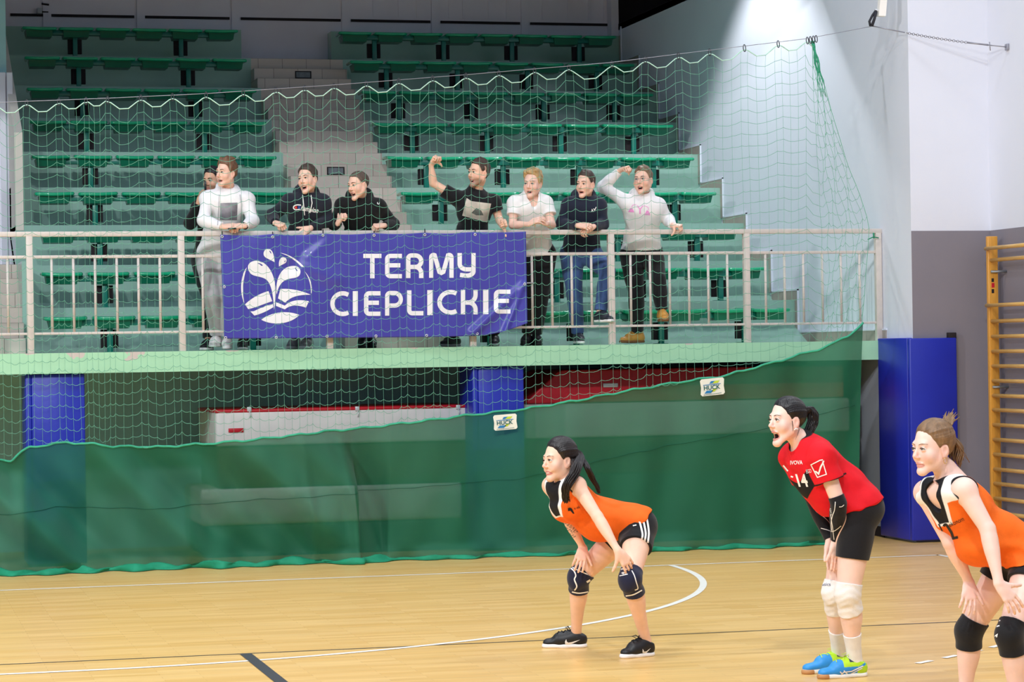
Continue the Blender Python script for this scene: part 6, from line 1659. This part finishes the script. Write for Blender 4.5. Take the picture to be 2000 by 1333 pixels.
    if kind == 'hoodie':
        nk = J['nk']; r_ = .036; ring_ = []
        for t in np.linspace(-2.45, 2.45, 9): ring_.append(nk-Ac[1]*(.065*math.cos(t)+.012)+Ac[0]*.078*math.sin(t)+Ac[2]*(.030+.014*math.cos(t)))
        hd = S.get('hoodsize', 1.0)
        for a, b_ in zip(ring_[:-1], ring_[1:]): sh.append(Cap(a, b_, (r_*hd, r_*hd), k=.02))
        sh.append(Ell(nk-Ac[1]*.105-Ac[2]*.01, (.115*hd, .060*hd, .085*hd), Ac, k=.03))
    if S.get('vneck'): cuts.append(Cap(J['nk']+Ac[1]*.100, J['ch']+Ac[1]*.160+Ac[2]*.085, (.056, .020), k=.006))
    cuts += S.get('cuts', lambda o: [])(out)
    fo = S.get('fold', folds(.0055 if kind != 'tee' else .0045, 30, S.get('seed', 1.0)))
    o, Pj, Qj, Fj = garment(S.get('topname', 'hoodie' if kind == 'hoodie' else 'shirt'), root, sh, HG, m, cuts, fo, color=S.get('tcol', lambda o_: None)(out) if S.get('tcol') else None, label=S.get('toplabel'))
    out['top'] = o; out['tt'] = bvh(Pj, Qj)
    for n in 'lr':
        a, t = J['a'+n], J['t'+n]; f = nrm(np.array([t[0]-a[0], t[1]-a[1], 0])); gr = a[2]-.085; hl_ = ground(a-f*.07, gr); tl_ = ground(a+f*.205, gr); st = S['shoe']
        sock = S.get('sock')
        if sock: garment('sock', root, [limb_shell(L_['shin'+n], .006, .80, None), L_['foot'+n].grow(.004)], HG, sock)
        sc = st['up']; shoe(root, st.get('name', 'shoe'), hl_, tl_, a, HG, sc, st['sole'], st.get('lace'), width=.044, high=st.get('high', 0.0), foot=L_['foot'+n].grow(.003))
    return out
M_wt = cloth('white_tee', '#f3f1f0', .8); M_bt = cloth('black_tee', '#131317', .85); M_nh = cloth('navy_hoodie', '#20232f', .9); M_nh2 = cloth('blue_hoodie', '#1f2436', .9); M_bh = cloth('black_hoodie', '#0f0f12', .9); M_wh = cloth('white_hoodie', '#efeced', .85); M_gp = cloth('grey_sweatpants', '#b4b3b6', .9, var=.08); M_bp = cloth('black_trousers', '#141418', .85)
M_dn = mat('cloth_denim', '#40598a', .85, .25, var=.5, scale=5, bump=.3, bscale=260, sheen=.1)
sole_w = mat('white_sole', '#efecea', .5, .4, var=.04); sole_b = mat('black_sole', '#1a1a1c', .6, .3); sole_t = mat('tan_sole', '#7a5230', .6, .3)
black_up, white_up, tan_up, dark_up = lin('#18181b'), lin('#ece9e8'), lin('#c08a3e'), lin('#2b2f38')
wmk = mat('print_white', '#f2f0ee', .6, .3)
def spectators():
    up = V(0, .1, 1)
    # 1 man behind, on the phone
    o1 = spectator('person in black with phone at his ear, behind the man in the white zip hoodie', dict(Y0=24.0, head=(415, 353), alpha=28, pitch=-6, hs=1.0, sh=((452, 396), (384, 398)), lean=.0, ell=(458, 440, -.10), elr=(371, 436, -.05), hip=418,
        handl=dict(w=(452, 470, -.2), f=V(-.3, .4, -.8), p=V(-.8, -.2, 0)), handr=dict(w=(388, 396, -.16), f=V(.35, .25, .9), p=V(.75, -.55, -.1), kind='clasp', ts=1), face=dict(hair='crop', hair_top=.018, hair_side=.006, haircol=lin('#1b1614'), fade=.5, iris='#2e2018', brow=1.35, beard=.30), brow=M_brow_d, hairm=hairmat('black', '#151011', .34),
        top=('sweater', cloth('black_sweater', '#101013', .9)), topname='sweater', pants=M_bp, skin='#dba98c', legl=(470, .0, .48, 474, -.12, .09, (.02, .18)), legr=(412, .0, .48, 408, -.18, .09, (-.03, .18)), shoe=dict(up=black_up, sole=sole_w), seed=2.2))
    pc = PY(401, 369, 24.0-.20); e = empty('phone', pc); tag(e, 'black phone held to the ear of the man in black', 'phone'); under(e, MB().bbox(tuple(pc-np.array([.008, .03, .07])), tuple(pc+np.array([.008, .03, .07])), .004), 'case', mat('phone_black', '#0d0d10', .2, .5, var=.03))
    # 2 white zip hoodie
    o2 = spectator('person in white zip hoodie over a printed tee, grey sweatpants, leaning on the rail', dict(head=(442, 339), alpha=38, pitch=2, hs=1.04, sh=((487, 382), (401, 380)), lean=.10, ell=(494, 432, -.22), elr=(398, 431, -.22), hip=428,
        handl=dict(w=(477, 442, -.40), f=V(-.9, .45, .0), p=V(-.1, -.55, -.8), kind='clasp'), handr=dict(w=(436, 444, -.38), f=V(.85, .4, .1), p=V(.1, -.55, -.8), kind='clasp'), face=dict(hair='crop', hair_top=.030, hair_side=.010, strand=.003, tufts=[((0, .035, .12), (.05, .04, .025)), ((.02, -.02, .13), (.05, .05, .02))], haircol=lin('#6b4a33'), fade=.35, iris='#4d4036', open=.005), hairm=hairmat('brown', '#6e4c34', .5),
        top=('hoodie', M_wh), hoodsize=.85, hem=.80, pants=M_gp, cuff=.90, legl=(447, -.05, .50, 444, -.02, .10, (.02, .18)), legr=(416, -.06, .50, 424, .02, .12, (-.02, .18)), shoe=dict(up=white_up, sole=sole_w), toplabel='white zip hoodie', seed=3.1))
    J = o2['J']
    decal(o2['top'], 'shirt_front', o2['tt'], [pxpoly([(436, 374), (455, 376), (467, 381), (469, 400), (468, 429), (428, 429), (429, 400), (429, 384)])], M_wt, .003)
    decal(o2['top'], 'photo_print', o2['tt'], [pxpoly([(430, 397), (464, 396), (463, 430), (429.5, 430)])], mat('print_grey_photo', '#8d8a92', .7, .3, var=.55, scale=9), .006)
    zm = mat('zip_grey', '#b9b6ba', .5, .4); decal(o2['top'], 'zip_edge', o2['tt'], [pxline([(428, 380), (427.5, 400), (425, 440)], 1.6)], zm, .006); decal(o2['top'], 'zip_edge', o2['tt'], [pxline([(469, 380), (472, 400), (471, 440)], 1.6)], zm, .006)
    c = J['wl']*.9+J['el']*.1; d_ = nrm(J['wl']-J['el']); a_ = nrm(np.cross(d_, UPW)); b_ = np.cross(d_, a_); sub(o2['body'], MB().tube([c+.031*(a_*math.cos(t)+b_*math.sin(t)) for t in np.linspace(0, 6.29, 17)], .008, 6, caps=False), 'watch', M_cord, 'black wristband')
    pc = PY(455, 447, 23.42-.47); e = empty('phone', pc); tag(e, 'small dark phone in the hands of the man in the white zip hoodie', 'phone'); under(e, MB().bbox(tuple(pc-np.array([.045, .02, .006])), tuple(pc+np.array([.03, .03, .006])), .003), 'case', mat('phone_black', '#0d0d10', .2, .5, var=.03))
    # 3 navy hoodie with script
    o3 = spectator('person in navy hoodie with white script lettering, shouting over the rail', dict(head=(601, 351), alpha=27, pitch=2, roll=-6, hs=1.06, sh=((636, 388), (561, 386)), lean=.20, ell=(641, 432, -.20), elr=(531, 421, -.08), hip=598,
        handl=dict(w=(606, 446, -.34), f=V(-.72, .12, -.45), p=V(-.1, -.9, -.35), kind='hang'), handr=dict(w=(538, 436, -.32), f=V(.65, .55, -.25), p=V(.3, -.3, -.9), kind='fist'), face=dict(hair='crop', hair_top=.020, hair_side=.008, strand=.0025, haircol=lin('#4a392e'), fade=.5, iris='#4d4036', open=.016), hairm=hairmat('dark_brown', '#43342a', .5),
        top=('hoodie', M_nh), hem=.80, pants=M_bp, legl=(612, -.0, .48, 602, .02, .09, (-.03, .18)), legr=(580, .0, .48, 578, .08, .09, (-.04, .17)), shoe=dict(up=lin('#8f9096'), sole=sole_w), toplabel='navy hoodie with white script', seed=4.0))
    t3 = o3['tt']; decal(o3['top'], 'script_lettering', t3, [pxtext('hampion', 604.5, 410.5, 35, 13, 9, .3, .02)], wmk, .005)
    decal(o3['top'], 'round_emblem', t3, [pxline([tuple(p) for p in smoothpath([(588, 401), (580, 400.5), (574, 403), (573.5, 407.5), (578, 410), (586, 409)], 5)], 2.0)], wmk, .005); 
    decal(o3['top'], 'round_emblem', t3, [pxpoly([(575, 404), (580, 402.8), (580, 408.3), (575.5, 407.5)])], mat('print_red', '#d3222e', .6, .3), .004, 'red half of the emblem'); decal(o3['top'], 'round_emblem', t3, [pxpoly([(582, 402.6), (587, 402.5), (586.5, 408), (582, 408.5)])], mat('print_blue', '#2b3e8a', .6, .3), .004, 'blue half of the emblem')
    decal(o3['top'], 'drawstring', t3, [pxline([(591, 381), (593, 400), (595, 421)], 1.6), pxline([(607.5, 381), (609.5, 397), (605.5, 416)], 1.6)], wmk, .010)
    # 4 black hoodie, cropped hair
    o4 = spectator('person with shaved head in plain black hoodie, bent forward over the banner', dict(head=(700, 363), alpha=44, pitch=-4, roll=-4, hs=1.06, sh=((744, 396), (664, 394)), lean=.22, ell=(768, 438, -.10), elr=(653, 437, -.02), hip=708,
        handl=dict(w=(750, 441, -.34), f=V(-.85, .45, -.05), p=V(-.2, -.5, -.85), kind='fist'), handr=dict(w=(660, 437, -.34), f=V(.45, .35, .75), p=V(.7, -.45, -.3), kind='thumb'), face=dict(hair='crop', hair_top=.005, hair_side=.002, strand=.0004, haircol=lin('#5a4a40'), fade=.55, iris='#4d4036', open=.013), hairm=hairmat('stubble', '#5c4c42', .7),
        top=('hoodie', M_bh), hoodsize=1.12, hem=.80, pants=M_bp, legl=(728, -.0, .48, 724, .1, .09, (.03, .17)), legr=(700, .0, .48, 709, .0, .09, (.01, .19)), shoe=dict(up=black_up, sole=sole_b), toplabel='black hoodie with hood hanging back', seed=5.0))
    decal(o4['top'], 'small_emblem', o4['tt'], [pxline([tuple(p) for p in smoothpath([(737.5, 395), (737.2, 398), (740, 398.6), (741.2, 395.5)], 4)], 1.2)], wmk, .004)
    # 5 black tee, fist raised
    o5 = spectator('person in black tee with pale picture print, bare arm and fist raised', dict(head=(935, 339), alpha=48, pitch=4, roll=3, hs=1.07, sh=((969, 386), (886, 378)), lean=.10, ell=(975, 428, -.10), elr=(846, 358, -.08), hip=922,
        handl=dict(w=(981, 443, -.36), f=V(.25, .55, .25), p=V(-.85, .1, -.2), kind='thumb', ts=1), handr=dict(w=(842, 322, -.12), f=V(.45, .25, .8), p=V(.75, .35, -.4), kind='fist'), face=dict(hair='crop', hair_top=.022, hair_side=.002, strand=.0022, haircol=lin('#3a2c24'), fade=.45, iris='#3d2c20', open=.012, beard=.55), brow=M_brow_d, hairm=hairmat('dark_brown', '#43342a', .5),
        top=('tee', M_bt), topname='shirt', hem=.80, pants=M_bp, skin='#eec0a6', legl=(948, -.0, .48, 966, .05, .09, (.0, .18)), legr=(904, .0, .48, 888, .02, .09, (-.12, .15)), shoe=dict(up=black_up, sole=mat('grey_sole', '#8b8b90', .6, .3)), toplabel='black tee with pale print', seed=6.0))
    Z9 = lambda l: [(820+x/6.348, 290+y/6.348) for x, y in l]
    decal(o5['top'], 'picture_print', o5['tt'], [pxpoly(Z9([(580, 615), (640, 655), (885, 685), (835, 920), (525, 835)]))], mat('print_pale_picture', '#c9c1b4', .7, .3, var=.25, scale=9), .004)
    decal(o5['top'], 'picture_print', o5['tt'], [pxpoly(Z9([(640, 800), (700, 740), (760, 770), (790, 830), (700, 830)]))], mat('print_dark_figure', '#5f6560', .7, .3, var=.4, scale=30), .006, 'dark figure in the print')
    H = o5['H']; J = o5['J']; sub(o5['body'], MB().tube([J['nk']+J['Ac'][0]*.062*math.sin(t)+J['Ac'][1]*(.075*math.cos(t)+.012)-J['Ac'][2]*(.025+.018*math.cos(t)) for t in np.linspace(-1.3, 1.3, 15)], .0018, 5), 'necklace', M_eye)
    # 6 white v-neck, fair hair
    o6 = spectator('person in white v-neck tee with wavy fair hair, bare forearms on the rail', dict(head=(1040, 360), alpha=22, pitch=-2, roll=2, hs=1.06, sh=((1071, 388), (1000, 388)), lean=.16, ell=(1078, 440, -.27), elr=(1001, 440, -.22), hip=1048,
        handl=dict(w=(1066, 437, -.42), f=V(-.75, .35, .3), p=V(-.3, -.6, -.7), kind='clasp'), handr=dict(w=(1034, 438, -.41), f=V(.72, .35, .35), p=V(.3, -.6, -.7), kind='relax'), face=dict(hair='crop', hair_top=.030, hair_side=.012, strand=.004, tufts=[((-.02, .045, .105), (.05, .035, .03)), ((.03, .02, .12), (.045, .05, .025)), ((0, -.05, .11), (.06, .05, .03))], line=-.012, haircol=lin('#a98a62'), fade=.1, iris='#6a7a86', open=.006), brow=M_brow_l, hairm=hairmat('blond', '#b59566', .5),
        top=('tee', M_wt), topname='shirt', vneck=True, hem=.86, pants=M_bp, skin='#f2c7b4', legl=(1058, -.02, .48, 1047, .0, .09, (.03, .18)), legr=(1040, .0, .48, 1030, .0, .09, (-.03, .18)), shoe=dict(up=black_up, sole=sole_b), toplabel='white v-neck tee', seed=7.0))
    # 7 blue hoodie, jeans, one foot on the rail
    o7 = spectator('person in dark blue hoodie and faded jeans, one foot up on the lower rail', dict(head=(1144, 361), alpha=33, pitch=0, roll=2, hs=1.05, sh=((1175, 394), (1107, 392)), lean=.18, ell=(1178, 438, -.24), elr=(1097, 438, -.15), hip=1138,
        handl=dict(w=(1159, 443, -.42), f=V(-.75, .25, -.35), p=V(-.2, -.6, -.7), kind='clasp'), handr=dict(w=(1129, 441, -.42), f=V(.70, .35, -.05), p=V(.3, -.6, -.7), kind='clasp'), face=dict(hair='crop', hair_top=.016, hair_side=.003, strand=.002, haircol=lin('#463730'), fade=.5, iris='#4d4036', open=.006), hairm=hairmat('dark_brown', '#43342a', .5),
        top=('hoodie', M_nh2), hoodsize=.95, hem=.90, pants=M_dn, cuff=.94, legl=(1189, -.16, .70, 1173, -.20, .30, (.10, .15)), legr=(1124, .0, .50, 1129, .06, .10, (.03, .18)), shoe=dict(up=dark_up, sole=sole_w), toplabel='dark blue hoodie', seed=8.0))
    decal(o7['top'], 'small_emblem', o7['tt'], [pxline([(1155.5, 414), (1156.5, 409.5), (1158.5, 413)], 1.3)], wmk, .004); decal(o7['top'], 'small_emblem', o7['tt'], [pxline([(1159.5, 407.5), (1161.5, 411), (1164.5, 404.5)], 1.4)], wmk, .004)
    # 8 white hoodie with glasses, fist raised
    o8 = spectator('person with glasses in white hoodie with pink print, fist raised', dict(head=(1256, 353), alpha=25, pitch=4, roll=-2, hs=1.07, sh=((1290, 394), (1221, 388)), lean=.10, w=1.06, ell=(1306, 430, -.08), elr=(1177, 365, .06), hip=1256,
        handl=dict(w=(1314, 441, -.34), f=V(.72, .6, -.05), p=V(-.1, -.5, -.85), kind='fist', ts=-1), handr=dict(w=(1211, 333, -.06), f=V(.7, .55, .3), p=V(.45, .1, -.85), kind='fist'), face=dict(hair='crop', hair_top=.020, hair_side=.006, strand=.0025, fat=1.12, haircol=lin('#6d5742'), fade=.4, iris='#6a7a86', open=.014, blush=.6), hairm=hairmat('light_brown', '#77604a', .5),
        top=('hoodie', M_wh), hem=.92, pants=M_bp, legl=(1287, -.18, .62, 1294, -.22, .30, (.02, .16)), legr=(1244, .0, .48, 1246, .05, .10, (-.17, .09)), shoe=dict(name='boot', up=tan_up, sole=sole_t, high=.05), toplabel='white hoodie with pink print', seed=9.0))
    pk = mat('print_pink', '#ee9ad6', .6, .3); Z8 = lambda l: [(1070+x/6.664, 310+y/6.664) for x, y in l]
    decal(o8['top'], 'pink_print', o8['tt'], [pxpoly(Z8([(1045, 695), (1075, 640), (1110, 660), (1125, 700)]))], pk, .005); decal(o8['top'], 'pink_print', o8['tt'], [pxpoly(Z8([(1255, 735), (1290, 670), (1315, 690), (1335, 735)]))], pk, .005)
    decal(o8['top'], 'pink_print', o8['tt'], [pxline(Z8([(1165, 610), (1200, 660), (1238, 612)]), 1.8)], pk, .005); decal(o8['top'], 'pink_print', o8['tt'], [pxline(Z8([(1200, 655), (1200, 720)]), 2.6)], pk, .005)
    decal(o8['top'], 'pink_print', o8['tt'], [pxline([tuple(p) for p in smoothpath(Z8([(1090, 640), (1105, 605), (1150, 600)]), 4)], 1.0)], pk, .005); decal(o8['top'], 'pink_print', o8['tt'], [pxline([tuple(p) for p in smoothpath(Z8([(1250, 615), (1300, 630), (1310, 670)]), 4)], 1.0)], pk, .005)
    H = o8['H']; mb = MB()
    for s in (-1, 1): mb.tube([H.w(s*.033+.021*math.cos(t), .108-.006*abs(math.cos(t)), .000+.019*math.sin(t)) for t in np.linspace(0, 6.29, 19)], .0013, 5, caps=False); mb.tube([H.w(s*.054, .100, .004), H.w(s*.076, .05, .004), H.w(s*.080, -.005, .006)], .0013, 5)
    mb.tube([H.w(-.012, .108, .004), H.w(0, .112, .007), H.w(.012, .108, .004)], .0013, 5); sub(o8['body'], mb, 'glasses', M_wire)
if PEOPLE: spectators()
